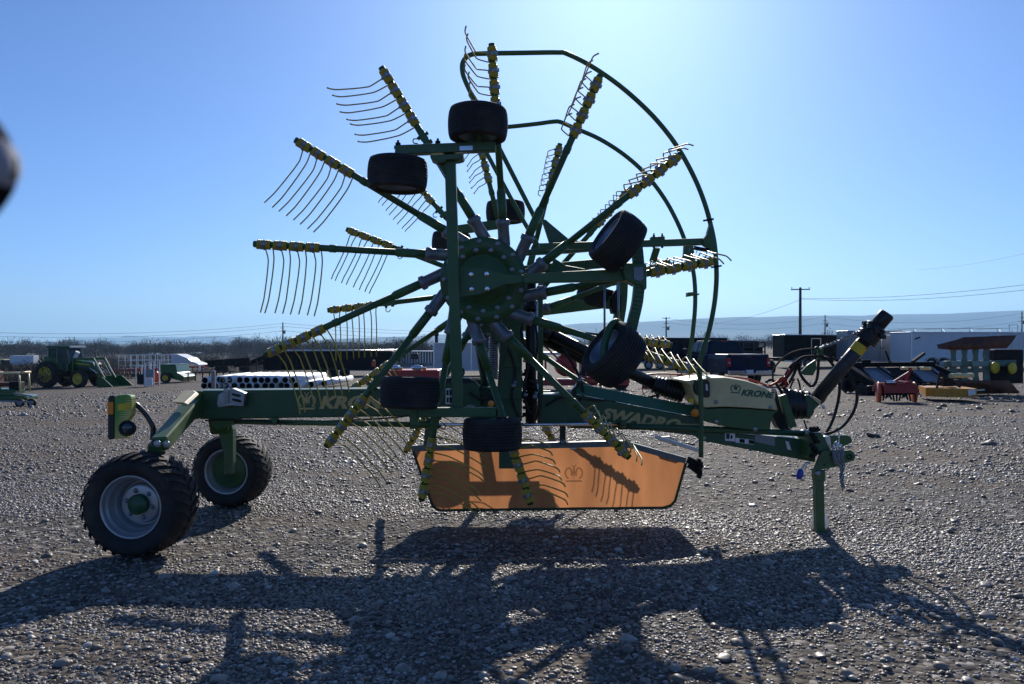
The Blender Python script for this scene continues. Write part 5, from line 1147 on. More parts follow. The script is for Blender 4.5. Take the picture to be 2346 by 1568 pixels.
b = MB(); b.tube([(1.75, -.42, 1.9), (1.95, -.42, 2.25)], .11, 14); b.tube([(1.95, -.42, 2.25), (2.02, -.42, 2.38)], .14, 14); loc_build(b, 'exhaust', 'white', t)
for y in (-.5, .5):
    b = MB(); b.bar((1.55, y, 1.9), (3.35, y, 1.92), .09, .14); b.bar((3.3, y, 1.95), (4.15, y, .62), .09, .14); b.bar((1.75, y, .8), (1.75, y, 1.9), .12, .16, (0, 1, 0)); b.bar((3.25, y, 1.65), (3.95, y, .55), .05, .06); loc_build(b, 'loader_arm', 'jdgreen', t, bevel=.01)
    b = MB(); b.tube([(3.05, y - .08, 1.35), (3.7, y - .08, .95)], .04, 8); b.tube([(3.35, y - .07, 1.9), (4.1, y - .07, .8)], .018, 8); loc_build(b, 'loader_cylinder', 'chrome', t)
b = MB(); P = [(4.0, .10), (5.15, .08), (5.15, .13), (4.35, .75), (4.05, .80), (3.95, .5)]
for y in (-.95, .93): b.prism([Vector((x, y, z)) for x, z in P], [Vector((x, y + .03, z)) for x, z in P])
for p0, p1 in (((4.0, .1), (5.15, .1)), ((4.0, .1), (3.97, .5)), ((3.97, .5), (4.07, .8))): b.bar((p0[0], 0, p0[1]), (p1[0], 0, p1[1]), 1.9, .04)
loc_build(b, 'bucket', 'jdgreen', t)

# ---------- riding mower at the edge of the yard
t = thing('riding_mower', 'small green riding mower with a tan roll frame at the edge of the yard', 'mower', gp(-6, 23), R(8))
b = MB(); b.box((.25, .5, .26), (1.0, .8, .16)); b.box((.0, .5, .42), (.8, .7, .22)); loc_build(b, 'deck', 'jdgreen', t, bevel=.05)
for x, y, r in ((.62, .0, .13), (.92, .05, .13), (-.3, .05, .26)): wheel_part(t, (x, y, r), r, .12, r * .5, 'silver')
b = MB()
for y in (.2, .8): b.tube([(-.3, y, .5), (-.28, y, 1.0), (.50, y, 1.0), (.54, y, .42)], .035, 8)
for x in (-.28, .55): b.tube([(x, .2, 1.02), (x, .8, 1.02)], .03, 8)
loc_build(b, 'roll_frame', 'cream', t)
b = MB(); b.box((.0, .5, .66), (.4, .45, .12)); b.box((-.2, .5, .85), (.12, .45, .4)); loc_build(b, 'seat', 'rust', t, bevel=.04)
b = MB(); b.box((.35, .4, .62), (.3, .35, .25)); loc_build(b, 'engine', 'darkdirt', t, bevel=.03)
b = MB(); b.bar((.45, -.02, .42), (.95, .0, .32), .05, .05); b.bar((.1, -.06, .2), (1.0, -.05, .16), .05, .05); loc_build(b, 'front_rail', 'greysheet', t)

# ---------- seed drill and panel rack beyond the tractor
t = thing('seed_drill', 'green seed drill with a yellow wheel beside the rack of white panels', 'farm implement', gp(381, 56), 0)
wheel_part(t, (0, -.1, .38), .38, .25, .2, 'jdyellow')
b = MB(); P = [(-.5, .55), (1.1, .1), (1.2, .45), (.7, .75), (.62, 1.3), (-.55, 1.3), (-.45, .85)]; b.prism([Vector((x, .15, z)) for x, z in P], [Vector((x, 2.4, z)) for x, z in P]); loc_build(b, 'hopper', 'jdgreen', t, bevel=.03)
b = MB(); b.box((0, 1.2, 1.32), (1.25, 2.3, .06)); loc_build(b, 'lid', 'jdgreen', t, bevel=.01)
b = MB()
for i in range(7): b.bar((1.4 + i * .32, .4 + i * .5, .1), (1.4 + i * .32, .4 + i * .5, .75), .07, .07, (0, 1, 0)); b.bar((1.2 + i * .32, .4 + i * .5, .7), (1.7 + i * .32, .6 + i * .5, .7), .07, .07)
loc_build(b, 'coulter_row', 'darkdirt', t)
t = thing('panel_rack', 'rack of white and grey sheet panels standing beside the tractor bucket', 'rack', gp(333, 50), 0)
for x, z1 in ((-.6, 1.35), (-.05, 1.5), (.0, 1.5), (.55, 1.65)):
    b = MB(); b.bar((x, 0, 0), (x, 0, z1), .05, .05, (0, 1, 0)); loc_build(b, 'post', 'white', t); b = MB(); b.bar((x, .8, 0), (x, .8, z1), .05, .05, (0, 1, 0)); loc_build(b, 'post', 'white', t)
b = MB(); b.bar((-.6, 0, 1.33), (-.05, 0, 1.33), .05, .05); b.bar((0, 0, 1.5), (.55, 0, 1.62), .05, .05); loc_build(b, 'top_bar', 'white', t)
for (x0, x1, z0, z1, mm) in ((.03, .42, .08, .55, 'white'), (.02, .5, .6, 1.12, 'greysheet'), (-.55, -.1, .15, .8, 'darkdirt')):
    b = MB(); b.box(((x0 + x1) / 2, .1, (z0 + z1) / 2), (x1 - x0, .12, z1 - z0)); loc_build(b, 'panel', mm, t, bevel=.01)
t = thing('plastic_tank', 'red and orange plastic tank standing beside the panel rack', 'tank', gp(352, 51), 0)
b = MB(); b.lathe((0, .3, .0), (0, 0, 1), [(0, .25), (.18, .26), (.2, .4), (.2, .8), (.12, .95), (0, .96)], 18); loc_build(b, 'tank', 'redorange', t)
b = MB()
for x in (-.15, .2): b.bar((x, .3, 0), (x * .6, .3, .35), .04, .04)
loc_build(b, 'stand', 'redorange', t)
# red machinery row behind the tractor
for i, (u, Y_, ln) in enumerate(((262, 66, 2.2), (300, 68, 2.4), (415, 74, 2.2))):
    t = thing('disc_harrow', ['rusty red disc harrow behind the tractor loader', 'rusty red disc harrow below the white stock trailer', 'rusty red disc harrow under the gooseneck of the white stock trailer'][i], 'farm implement', gp(u, Y_), 0, 'red disc harrows')
    b = MB()
    for y in (0, .9): b.bar((0, y, .75), (ln, y, .75), .1, .12)
    for x in (.2, ln * .5, ln - .2): b.bar((x, 0, .75), (x, .9, .75), .1, .1); b.bar((x, 0, .4), (x, 0, .75), .08, .08, (0, 1, 0))
    loc_build(b, 'frame', 'red', t)
    for j in range(7):
        b = MB(); b.lathe((.15 + j * (ln - .3) / 6, .1, .3), (1, .35, 0), [(.3, 0), (.29, .02), (.05, .05), (0, .05)], 16); loc_build(b, 'disc', 'darkdirt', t)

# ---------- white pipes
PD = .30; pm_ = MB(); n = 20; pr_ = []
pm_.lathe((0, 0, 0), (0, 1, 0), [(PD * .5 - .014, 0.03), (PD * .5 - .012, 0.0), (PD * .5, 0.0), (PD * .5, 6.1), (PD * .5 - .012, 6.1), (PD * .5 - .014, 6.07)], n); PIPE = pm_.mesh('plastic_pipe', M['pvc'])
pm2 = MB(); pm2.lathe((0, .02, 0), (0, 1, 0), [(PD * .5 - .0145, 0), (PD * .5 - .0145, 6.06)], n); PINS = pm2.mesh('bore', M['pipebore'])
def pipe_thing(x, y, z, lab, rz=0.0):
    o = bpy.data.objects.new('plastic_pipe', PIPE); C.objects.link(o); wm = Matrix.Translation((x, y, z)) @ Matrix.Rotation(rz, 4, 'Z'); put(o, None, wm)
    tag(o, lab, 'pipe', 'white plastic pipes stacked on the ground'); build(PINS, 'bore', None, o, wm)
YP = 36.0
def zline(x): return zg(-9.5, 37) + .04
for u in (465, 480, 496, 507.5, 520, 536, 555, 573, 590, 606, 624, 643, 659, 677): pipe_thing((u - CU) / FD * YP, YP + rnd.uniform(-.15, .15), zline(0) + PD / 2 + rnd.uniform(0, .01), 'white plastic pipe in the lower layer of the stack on the gravel', R(rnd.uniform(-.25, .25)))
for u in (474, 501, 513, 526, 548, 566, 582, 598, 615, 634, 653, 669): pipe_thing((u - CU) / FD * YP, YP + rnd.uniform(-.25, .2), zline(0) + PD * 1.36 + rnd.uniform(0, .02), 'white plastic pipe in the upper layer of the stack', R(rnd.uniform(-.25, .25)))
for i, u in enumerate((697, 716)): pipe_thing((u - CU) / FD * YP, YP + 1.2 + i, zline(0) + PD / 2, ['white plastic pipe lying loose beside the stack', 'outermost white plastic pipe lying loose on the gravel'][i], R(-.6))
b = MB(); b.bar(gp(490, 34.6), (gp(490, 34.6)[0] - .02, 34.6, gp(490, 34.6)[2] + .95), .16, .16, (0, 1, 0)); o = build(b, 'wooden_stake', 'greywood', bevel=.01); tag(o, 'grey wooden stake standing in front of the pipe stack', 'stake')
for u in (470, 520, 575, 630, 672):
    pass

# ---------- red machine with headlights behind the rake
t = thing('windrower', 'red windrower with twin headlights and a black mirror behind the rake beam', 'farm machine', gp(853, 27), 0)
b = MB(); P = [(0.0, .0), (0.05, .42), (.35, .78), (2.3, .80), (2.3, .05)]; b.prism([Vector((x, 0, z + .1)) for x, z in P], [Vector((x, 1.6, z + .1)) for x, z in P]); loc_build(b, 'body', 'red', t, bevel=.06)
for x in (.78, 1.56):
    b = MB(); b.sphere((x, -.05, .97), .13, 16, 10, (1.7, .7, .75)); hl = loc_build(b, 'headlight', 'lamp', t)
    for s in (-.09, 0, .09):
        b = MB(); b.lathe((x + s, -.13, .97), (0, -1, 0), [(.04, 0), (.04, .02), (0, .022)], 12); build(b, 'bulb', 'chrome', hl, W[t.name].copy())
b = MB(); b.bar((1.40, .1, .85), (1.42, .1, 1.3), .04, .04, (0, 1, 0)); b.box((1.46, .05, 1.36), (.24, .1, .2)); loc_build(b, 'mirror', 'black', t, bevel=.03)
b = MB(); b.lathe((.03, .1, 1.0), (0, 0, 1), [(.06, 0), (.07, .1), (.05, .22), (0, .24)], 12); loc_build(b, 'beacon', 'redorange', t)
for x in (.98, 1.80):
    b = MB(); b.box((x, -.05, .93), (.12, .08, .10)); loc_build(b, 'indicator', 'orange', t, bevel=.02)
wheel_part(t, (.5, .3, .40), .42, .3, .22, 'silver'); wheel_part(t, (2.0, .3, .40), .42, .3, .22, 'silver')
# clutter seen through the frame: red combine shape with a dark blue tank
t = thing('forage_harvester', 'red harvesting machine with a pale roof seen through the rake frame', 'farm machine', gp(1238, 30), 0)
b = MB(); b.box((.9, .8, 1.42), (1.7, 1.6, .10)); loc_build(b, 'roof', 'whitesheet', t, bevel=.03)
b = MB(); b.lathe((1.0, .1, .95), (0, 1, 0), [(0, -.02), (.38, 0), (.42, .1), (.42, 1.2), (0, 1.25)], 28); loc_build(b, 'drum', 'red', t)
b = MB(); b.box((2.2, .9, .85), (1.2, 1.2, .65)); loc_build(b, 'tank', 'blue', t, bevel=.05)
b = MB(); b.box((1.6, .6, .30), (3.6, 1.2, .22)); b.bar((.2, .1, .5), (1.5, .1, .2), .1, .1); b.bar((.2, .1, .3), (.2, .1, 1.3), .08, .08, (0, 1, 0)); b.bar((1.75, .1, .3), (1.75, .1, 1.2), .06, .06, (0, 1, 0)); b.bar((2.3, .1, .1), (2.3, .1, .7), .06, .06, (0, 1, 0)); loc_build(b, 'frame', 'red', t, bevel=.02)
b = MB(); b.box((2.0, -.05, .45), (.35, .1, .3)); loc_build(b, 'shield', 'redorange', t, bevel=.02)
wheel_part(t, (3.1, .3, .36), .36, .25, .2, 'darkdirt')
t = thing('wheel_rake', 'dark spoked wheel rake standing beside the pickup', 'farm implement', gp(1478, 22), 0)
b = MB(); b.bar((0, .3, .55), (1.2, .3, .62), .08, .10); b.bar((.4, .3, .1), (.4, .3, .6), .06, .06, (0, 1, 0)); b.bar((1.0, .3, .1), (1.0, .3, .6), .06, .06, (0, 1, 0)); loc_build(b, 'frame', 'darkdirt', t)
for x in (.25, .75):
    b = MB(); ring = [(x + .3 * math.cos(a), .2, .38 + .3 * math.sin(a)) for a in [R(i * 15) for i in range(25)]]; b.tube(ring, .014, 5, False)
    for i in range(12): a = R(i * 30); b.bar((x, .2, .38), (x + .42 * math.cos(a), .2, .38 + .42 * math.sin(a)), .012, .012)
    loc_build(b, 'rake_wheel', 'darkdirt', t)
b = MB(); b.bar((0, .5, .4), (1.6, .4, .42), .1, .12); loc_build(b, 'red_beam', 'red', t)

# ---------- pickup (local: y forward, x right, rear bumper at y=0)
t = thing('pickup_truck', 'dark blue crew-cab pickup with its front door open, tailgate towards the rake', 'pickup truck', gp(1716, 33.0, .0), R(12))
Wt = 1.0
b = MB(); P = [(-.99, .52), (-.99, 1.12), (-.95, 1.34), (.95, 1.34), (.99, 1.12), (.99, .52)]
def slab(P, y0, y1, s1=1.0): return [Vector((x, y0, z)) for x, z in P], [Vector((x * s1, y1, z)) for x, z in P]
b.prism(*slab(P, .06, 1.9)); loc_build(b, 'bed', 'blue', t, bevel=.05)
b = MB(); b.prism(*slab([(-.98, .50), (-.98, 1.30), (.98, 1.30), (.98, .50)], 1.93, 4.1)); b.prism(*slab([(-.98, .50), (-.98, 1.16), (-.9, 1.26), (.9, 1.26), (.98, 1.16), (.98, .50)], 4.1, 5.6, .96)); body = loc_build(b, 'body', 'blue', t, bevel=.06)
b = MB()
pts0 = [(-.93, 1.98, 1.30), (.93, 1.98, 1.30), (.93, 4.25, 1.28), (-.93, 4.25, 1.28)]; pts1 = [(-.72, 2.22, 1.90), (.72, 2.22, 1.90), (.72, 3.55, 1.90), (-.72, 3.55, 1.90)]
b.prism([Vector(p_) for p_ in pts0], [Vector(p_) for p_ in pts1]); loc_build(b, 'cab', 'blue', t, bevel=.07)
b = MB(); b.box((0, 2.9, 1.915), (1.36, 1.3, .03)); loc_build(b, 'roof', 'blue', t, bevel=.012)
def quad_win(P, nrm, name='window'):
    b = MB(); nr = Vector(nrm) * .02; b.prism([Vector(p_) + nr for p_ in P], [Vector(p_) - nr for p_ in P]); return loc_build(b, name, 'cabglass', t)
quad_win([(-.76, 2.03, 1.40), (.76, 2.03, 1.40), (.64, 2.20, 1.83), (-.64, 2.20, 1.83)], (0, -1, .35), 'rear_window')
quad_win([(-.915, 2.35, 1.36), (-.915, 3.05, 1.36), (-.76, 3.0, 1.83), (-.76, 2.42, 1.83)], (-1, 0, .3)); quad_win([(-.905, 3.15, 1.36), (-.905, 4.0, 1.36), (-.76, 3.5, 1.83), (-.76, 3.08, 1.83)], (-1, 0, .3)); quad_win([(.915, 2.35, 1.36), (.915, 3.9, 1.36), (.76, 3.45, 1.83), (.76, 2.42, 1.83)], (1, 0, .3)); quad_win([(-.8, 4.16, 1.34), (.8, 4.16, 1.34), (.66, 3.62, 1.84), (-.66, 3.62, 1.84)], (0, 1, .4), 'windshield')
b = MB(); b.box((0, .04, .94), (1.60, .06, .74)); tg = loc_build(b, 'tailgate', 'blue', t, bevel=.03)
b = MB(); b.lathe((0, .0, 1.0), (0, -1, 0), [(.11, 0), (.11, .012), (0, .014)], 20); build(b, 'oval_badge', 'darkdirt', tg, W[t.name].copy())
b = MB(); b.box((0, .0, 1.22), (.3, .03, .08)); build(b, 'handle', 'black', tg, W[t.name].copy(), bevel=.01)
for x in (-.90, .90):
    b = MB(); b.box((x, .03, 1.00), (.16, .08, .36)); tl = loc_build(b, 'tail_light', 'redlens', t, bevel=.02)
    b = MB(); b.box((x, -.015, .98), (.09, .02, .08)); build(b, 'reversing_lens', 'lamp', tl, W[t.name].copy())
b = MB(); b.box((-.62, -.06, .56), (.72, .16, .20)); b.box((.62, -.06, .56), (.72, .16, .20)); b.box((0, -.02, .50), (.6, .12, .14)); loc_build(b, 'bumper', 'chromebumper', t, bevel=.03)
b = MB(); b.box((0, -.03, .60), (.32, .12, .16)); loc_build(b, 'number_plate', 'white', t, bevel=.005)
for x, y in ((-.86, 1.1), (.86, 1.1), (-.86, 4.75), (.86, 4.75)):
    wheel_part(t, (x, y, .40), .40, .27, .25, 'silver', axis=(-1 if x < 0 else 1, 0, 0))
    b = MB(); P = [(x * 1.14, y + .47 * math.cos(a), .42 + .47 * math.sin(a)) for a in [R(5 + 17 * i) for i in range(11)]]
    for p0, p1 in zip(P[:-1], P[1:]): b.bar(p0, p1, .05, .06)
    loc_build(b, 'wheel_arch', 'black', t)
b = MB(); hinge = Vector((-.98, 4.05, 0)); d = Vector((-.93, -.36, 0)); P = [(0, .55), (0, 1.28), (.12, 1.34), (.42, 1.80), (.95, 1.80), (1.0, 1.3), (1.0, .55)]
dr = loc_build(b.prism([hinge + d * x + Vector((0, 0, z)) for x, z in P], [hinge + d * x + Vector((.02, -.06, z)) for x, z in P]), 'door', 'blue', t)
b = MB(); P = [(.16, 1.36), (.45, 1.74), (.90, 1.74), (.94, 1.36)]; b.prism([hinge + d * x + Vector((.03, -.075, z)) for x, z in P], [hinge + d * x + Vector((-.01, .02, z)) for x, z in P]); build(b, 'door_glass', 'cabglass', dr, W[t.name].copy())
for x in (-1.12, 1.12):
    b = MB(); b.box((x, 3.9, 1.42), (.22, .12, .26)); b.bar((x * .85, 3.95, 1.36), (x, 3.92, 1.36), .05, .05); loc_build(b, 'side_mirror', 'black', t, bevel=.03)
b = MB(); b.box((0, 2.24, 1.885), (.34, .04, .05)); loc_build(b, 'brake_light', 'redlens', t, bevel=.01)
# ---------- flatbed work truck beyond
t = thing('flatbed_truck', 'dark flatbed work truck with a steel headache rack behind the pickup', 'truck', gp(1752, 47), R(6))
b = MB(); b.box((0, 3.2, 1.15), (1.95, 1.6, 1.0)); b.box((0, 4.4, .95), (1.9, 1.2, .6)); loc_build(b, 'cab', 'blacksheet', t, bevel=.1)
b = MB(); b.box((0, 3.2, 1.85), (1.6, 1.3, .42)); loc_build(b, 'cab_top', 'cabglass', t, bevel=.12)
b = MB(); b.box((0, 1.1, .98), (2.3, 2.6, .12)); b.box((0, 1.1, .75), (.9, 2.6, .25)); loc_build(b, 'deck', 'darkdirt', t, bevel=.01)
b = MB()
for x in (-1.05, -.35, .35, 1.05): b.bar((x, 2.35, 1.0), (x, 2.35, 1.95), .07, .07, (0, 1, 0))
for z in (1.35, 1.65, 1.95): b.bar((-1.05, 2.35, z), (1.05, 2.35, z), .06, .07)
loc_build(b, 'headache_rack', 'black', t)
for x in (-.8, .8):
    wheel_part(t, (x, .9, .4), .4, .3, .22, 'silver', axis=(-1 if x < 0 else 1, 0, 0)); wheel_part(t, (x, 4.3, .4), .4, .3, .22, 'silver', axis=(-1 if x < 0 else 1, 0, 0))
t = thing('flatbed_truck', 'dark truck with a covered cargo frame beside the black enclosed trailer', 'truck', gp(1712, 50), R(4))
b = MB(); b.box((0, 1.0, 1.35), (1.5, 2.0, 1.2)); loc_build(b, 'box', 'blacksheet', t, bevel=.08); b = MB(); b.box((0, 2.6, .9), (1.7, 1.4, .9)); loc_build(b, 'cab', 'greysheet', t, bevel=.1)
for x in (-.7, .7): wheel_part(t, (x, .8, .36), .36, .25, .2, 'silver', axis=(-1 if x < 0 else 1, 0, 0))

# ---------- right: header platform, tiller, rotary cutter, plough
Yh = 26.5
t = thing('draper_header', 'long black harvester header platform with worn grey panels lying on the yard', 'farm implement', gp(1952, Yh), R(2))
b = MB(); b.bar((0, .9, .95), (3.35, .9, .98), .18, .16); b.bar((0, 0, .35), (3.7, -.1, .35), .14, .12); b.bar((0, 1.0, .55), (3.4, 1.0, .55), .12, .3); fr2 = loc_build(b, 'frame', 'blacksheet', t, bevel=.02)
for i, (x0, x1) in enumerate(((.05, .75), (.8, 1.55), (1.62, 2.42), (2.48, 3.3))):
    b = MB(); b.prism([Vector((x0, .85, .86)), Vector((x1, .85, .88)), Vector((x1 + .05, .0, .42)), Vector((x0, .0, .42))], [Vector((x0, .85, .83)), Vector((x1, .85, .85)), Vector((x1 + .05, .0, .39)), Vector((x0, .0, .39))]); loc_build(b, 'deck_panel', ['darkdirt', 'greysheet', 'darkdirt', 'alu'][i] if i != 3 else 'greysheet', t, bevel=.008)
for x in (.4, 1.2, 2.0, 2.9):
    b = MB(); b.bar((x, .88, .98), (x + .35, .0, .47), .05, .05); loc_build(b, 'deck_strut', 'blacksheet', t)
b = MB(); P = [(3.3, 1.1, 1.0), (3.42, 1.1, 1.0), (4.15, -.6, .30), (4.0, -.6, .28), (3.4, .2, .3), (3.3, 1.1, .4)]; b.prism([Vector(p_) for p_ in P], [Vector(p_) + Vector((.10, .06, 0)) for p_ in P]); loc_build(b, 'divider', 'blacksheet', t, bevel=.02)
b = MB(); b.bar((.05, .4, .85), (.55, -1.0, .15), .3, .25); b.box((.3, -.6, .18), (.5, .9, .3)); loc_build(b, 'divider', 'blacksheet', t, bevel=.04)
b = MB(); b.box((.55, -1.05, .12), (.08, .1, .26)); loc_build(b, 'red_marker', 'redlens', t, bevel=.02)
b = MB(); b.bar((.15, 1.0, .95), (.75, 1.1, 1.55), .05, .06); b.bar((1.85, 1.0, .98), (1.72, 1.1, 1.45), .05, .06); b.box((.95, .95, 1.08), (.3, .12, .1)); b.bar((2.6, .95, 1.05), (3.4, 1.6, 1.35), .08, .1); loc_build(b, 'lift_bracket', 'blacksheet', t, bevel=.01)
b = MB()
for k in range(24): b.prism([Vector((.2 + k * .14, -.1, .34)), Vector((.27 + k * .14, -.1, .34)), Vector((.235 + k * .14, -.28, .33))], [Vector((.2 + k * .14, -.1, .36)), Vector((.27 + k * .14, -.1, .36)), Vector((.235 + k * .14, -.28, .345))])
loc_build(b, 'cutter_bar', 'steel', t)
for x in (.2, 2.6): wheel_part(t, (x, .7, .25), .27, .2, .14, 'darkdirt')

t = thing('rotary_tiller', 'red rotary tiller with round end plates in front of the black header', 'farm implement', gp(2018, 21.8), R(0))
b = MB()
for i in range(9):
    a0, a1 = R(15 + i * 17), R(15 + (i + 1) * 17); b.bar((.62 - .0, .28 + .34 * math.cos(a0), .26 + .26 * math.sin(a0)), (.62, .28 + .34 * math.cos(a1), .26 + .26 * math.sin(a1)), 1.12, .02, (1, 0, 0), 1.12, .02) if False else b.bar((.05, .28 + .34 * math.cos((a0 + a1) / 2), .24 + .26 * math.sin((a0 + a1) / 2)), (1.02, .28 + .34 * math.cos((a0 + a1) / 2), .24 + .26 * math.sin((a0 + a1) / 2)), .11, .11)
loc_build(b, 'hood', 'red', t)
for x in (.02, 1.02):
    b = MB(); b.lathe((x, .25, .27), (1, -.25, 0), [(0, 0), (.30, 0), (.31, .03), (.29, .06), (0, .07)], 20); loc_build(b, 'end_plate', 'redorange', t)
b = MB(); b.bar((1.06, -.10, .22), (1.12, .22, .36), .02, .06); loc_build(b, 'white_sticker', 'white', t)
b = MB(); b.lathe((.05, .28, .26), (1, 0, 0), [(.05, 0), (.05, 1.0)], 10)
for i in range(8):
    for k in range(4): a = R(k * 90 + i * 23); b.bar((.12 + i * .115, .28, .26), (.12 + i * .115, .28 + .24 * math.cos(a), .26 + .24 * math.sin(a)), .03, .05)
loc_build(b, 'tine_rotor', 'darkdirt', t)
b = MB(); b.bar((.35, .2, .5), (.82, .05, .85), .05, .07); b.bar((.78, .2, .5), (.85, .05, .98), .05, .08); b.bar((.3, .15, .48), (.95, .2, .55), .07, .08); b.bar((.85, .0, .60), (.40, -.05, .50), .04, .05); b.box((.6, .2, .52), (.28, .3, .16)); loc_build(b, 'hitch_frame', 'red', t, bevel=.01)
b = MB(); b.lathe((.18, .1, .56), (1, 0, 0), [(.045, 0), (.05, .02), (.05, .34), (0, .35)], 12); loc_build(b, 'drive_tube', 'chrome', t)
t = thing('rotary_cutter', 'yellow-orange rotary cutter deck lying beside the red tiller', 'farm implement', gp(2122, 22.6), R(-6))
W[t.name] = W[t.name] @ Matrix.Diagonal((1.08, 1, 1.25, 1)); t.matrix_basis = W[t.name]
P = [(0, .0), (.75, -.45), (1.12, -.35), (1.25, .9), (.25, 1.2)]
b = MB(); b.prism([Vector((x, y, .24)) for x, y in P], [Vector((x, y, .30)) for x, y in P]); loc_build(b, 'deck', 'amber', t, bevel=.01)
b = MB()
for (x0, y0), (x1, y1) in zip(P, P[1:] + P[:1]): b.bar((x0, y0, .20), (x1, y1, .20), .03, .20)
loc_build(b, 'skirt', 'amber', t)
b = MB(); b.bar((-.05, .1, .36), (1.2, .9, .44), .06, .05); b.bar((.3, -.1, .62), (.9, .6, .40), .05, .07); b.bar((.22, -.1, .25), (.30, -.1, .66), .05, .06, (0, 1, 0)); b.bar((.30, -.1, .64), (.75, -.3, .33), .05, .06); b.box((.65, .35, .42), (.26, .26, .2)); loc_build(b, 'frame', 'darkdirt', t, bevel=.01)
b = MB(); b.tube([(.55, -.1, .58), (1.25, .15, .58)], .05, 10); b.tube([(-.35, .9, .72), (.1, .95, .72)], .035, 8); b.tube([(.2, .95, .72), (.5, 1.0, .72)], .035, 8); loc_build(b, 'tube', 'paleyellow', t)
b = MB(); b.bar((.86, -.472, .20), (1.06, -.425, .24), .004, .13); loc_build(b, 'white_label', 'white', t)
Yp = 25.0
t = thing('mouldboard_plough', 'large reversible plough with rusty mouldboards and a faded green beam', 'farm implement', gp(2158, Yp), R(2))
W[t.name] = W[t.name] @ Matrix.Diagonal((1.28, 1.28, 1.10, 1)); t.matrix_basis = W[t.name]
def ploughboard(x, z, up, y):
    b = MB(); vs = []; n, k = 8, 5
    for i in range(n + 1):
        s = i / n
        for j in range(k + 1):
            q = j / k; xx = x + s * .85 + .30 * q * min(1, s * 3); zz_ = .38 * q * (.30 + .70 * min(1, s * 2.2)) + .05 * (1 - min(1, s * 2.2)) + .02 * s; vs.append((xx, y + .10 * s * s + .12 * (q - .5) ** 2 + .06 * q, z + up * zz_))
    o_ = len(vs); vs += [(a, c + .025, d_) for a, c, d_ in vs]
    fs = [(i * (k + 1) + j, (i + 1) * (k + 1) + j, (i + 1) * (k + 1) + j + 1, i * (k + 1) + j + 1) for i in range(n) for j in range(k)]
    b.add(vs, fs + [tuple(q + o_ for q in f[::-1]) for f in fs], True); return b
for i in range(4):
    loc_build(ploughboard(-.02 + i * .29, 1.32 + .015 * i, 1, .1 - i * .05), 'mouldboard', 'rust', t); loc_build(ploughboard(.05 + i * .29, .46, -1, .1 - i * .05), 'mouldboard', 'rust', t)
    b = MB(); x = .40 + i * .26; y = .25 - i * .04; Pp = [(x - .03, 1.42), (x + .14, 1.42), (x + .11, 1.15), (x + .14, .90), (x + .12, .62), (x + .16, .38), (x - .02, .38), (x + .0, .62), (x - .07, .90), (x + .0, 1.15)]; b.prism([Vector((a, y, c)) for a, c in Pp], [Vector((a, y + .05, c)) for a, c in Pp]); loc_build(b, 'leg', 'teal', t, bevel=.01)
b = MB(); b.bar((.25, .30, .92), (2.0, .22, .95), .16, .18); beam2 = loc_build(b, 'beam', 'teal', t, bevel=.015)
for xa, xb in ((.28, .55), (.80, 1.55)):
    b = MB(); b.bar((xa, .05 + .0, .93), (xb, .05 + (xb - xa) * .2, .94), .03, .15); loc_build(b, 'beam_plate', 'paleteal', t, bevel=.005)
for x, z in ((1.40, .82), (1.84, .80)):
    b = MB(); b.lathe((x, .1, z), (.5, -1, 0), [(0, 0), (.17, 0), (.17, .03), (.15, .05), (0, .05)], 22); loc_build(b, 'depth_wheel', 'yellow_flat', t)
b = MB(); b.box((1.85, .45, .85), (.75, .5, 1.0)); b.box((1.55, .35, .6), (.3, .3, .8)); b.bar((1.7, .3, .9), (2.2, .3, 1.25), .1, .12); b.bar((1.6, .3, .2), (1.75, .3, .9), .1, .1, (0, 1, 0)); loc_build(b, 'headstock', 'darkdirt', t, bevel=.03)
b = MB(); b.bar((.5, .0, .13), (.95, -.2, .2), .1, .03); b.bar((.55, 0, 0), (.56, 0, .15), .04, .04, (0, 1, 0)); loc_build(b, 'skid', 'alu', t)
b = MB(); b.prism([Vector((.1, .1, .03)), Vector((1.9, .5, .03)), Vector((1.9, .5, .36)), Vector((.3, .1, .32))], [Vector((.1, .2, .03)), Vector((1.9, .6, .03)), Vector((1.9, .6, .36)), Vector((.3, .2, .32))]); loc_build(b, 'lower_share', 'rust', t)
# ================================================================== poles, wires, trees, far land
def power_pole(label, u, Y, vtop, arm=True, r=.14, extra=False, armw=2.2):
    x, y, z = gp(u, Y); top = CAMH - (vtop - CV) / FD * Y
    t = thing('power_pole', label, 'power pole', (x, y, z), 0, 'wooden power poles')
    b = MB(); b.tube([(0, 0, 0), (.02, 0, top - z)], [r, r * .75], 10); loc_build(b, 'pole', 'wood', t)
    if arm:
        b = MB(); b.bar((-armw / 2, -.12, top - z - .25), (armw / 2, -.12, top - z - .22), .10, .12); loc_build(b, 'crossarm', 'wood', t)
        for q in (-.92, 0.0, .92):
            b = MB(); b.lathe((q * armw / 2, -.12, top - z - .18), (0, 0, 1), [(.04, 0), (.03, .06), (.06, .1), (.05, .2), (0, .22)], 8); loc_build(b, 'insulator', 'darkdirt', t)
    if extra:
        b = MB(); b.lathe((.45, -.1, top - z - 2.9), (0, 0, 1), [(0, 0), (.26, .02), (.28, .8), (.1, .9), (0, .9)], 12); loc_build(b, 'transformer', 'greysheet', t)
        b = MB(); b.bar((-.6, -.1, top - z - 1.4), (.6, -.1, top - z - 1.4), .08, .1); b.bar((-.9, -.1, top - z - 2.3), (.9, -.1, top - z - 2.0), .06, .08); loc_build(b, 'lower_crossarm', 'wood', t)
    return t
power_pole('tall wooden power pole with a wide crossarm behind the black trailer', 1833, 92, 659, r=.19)
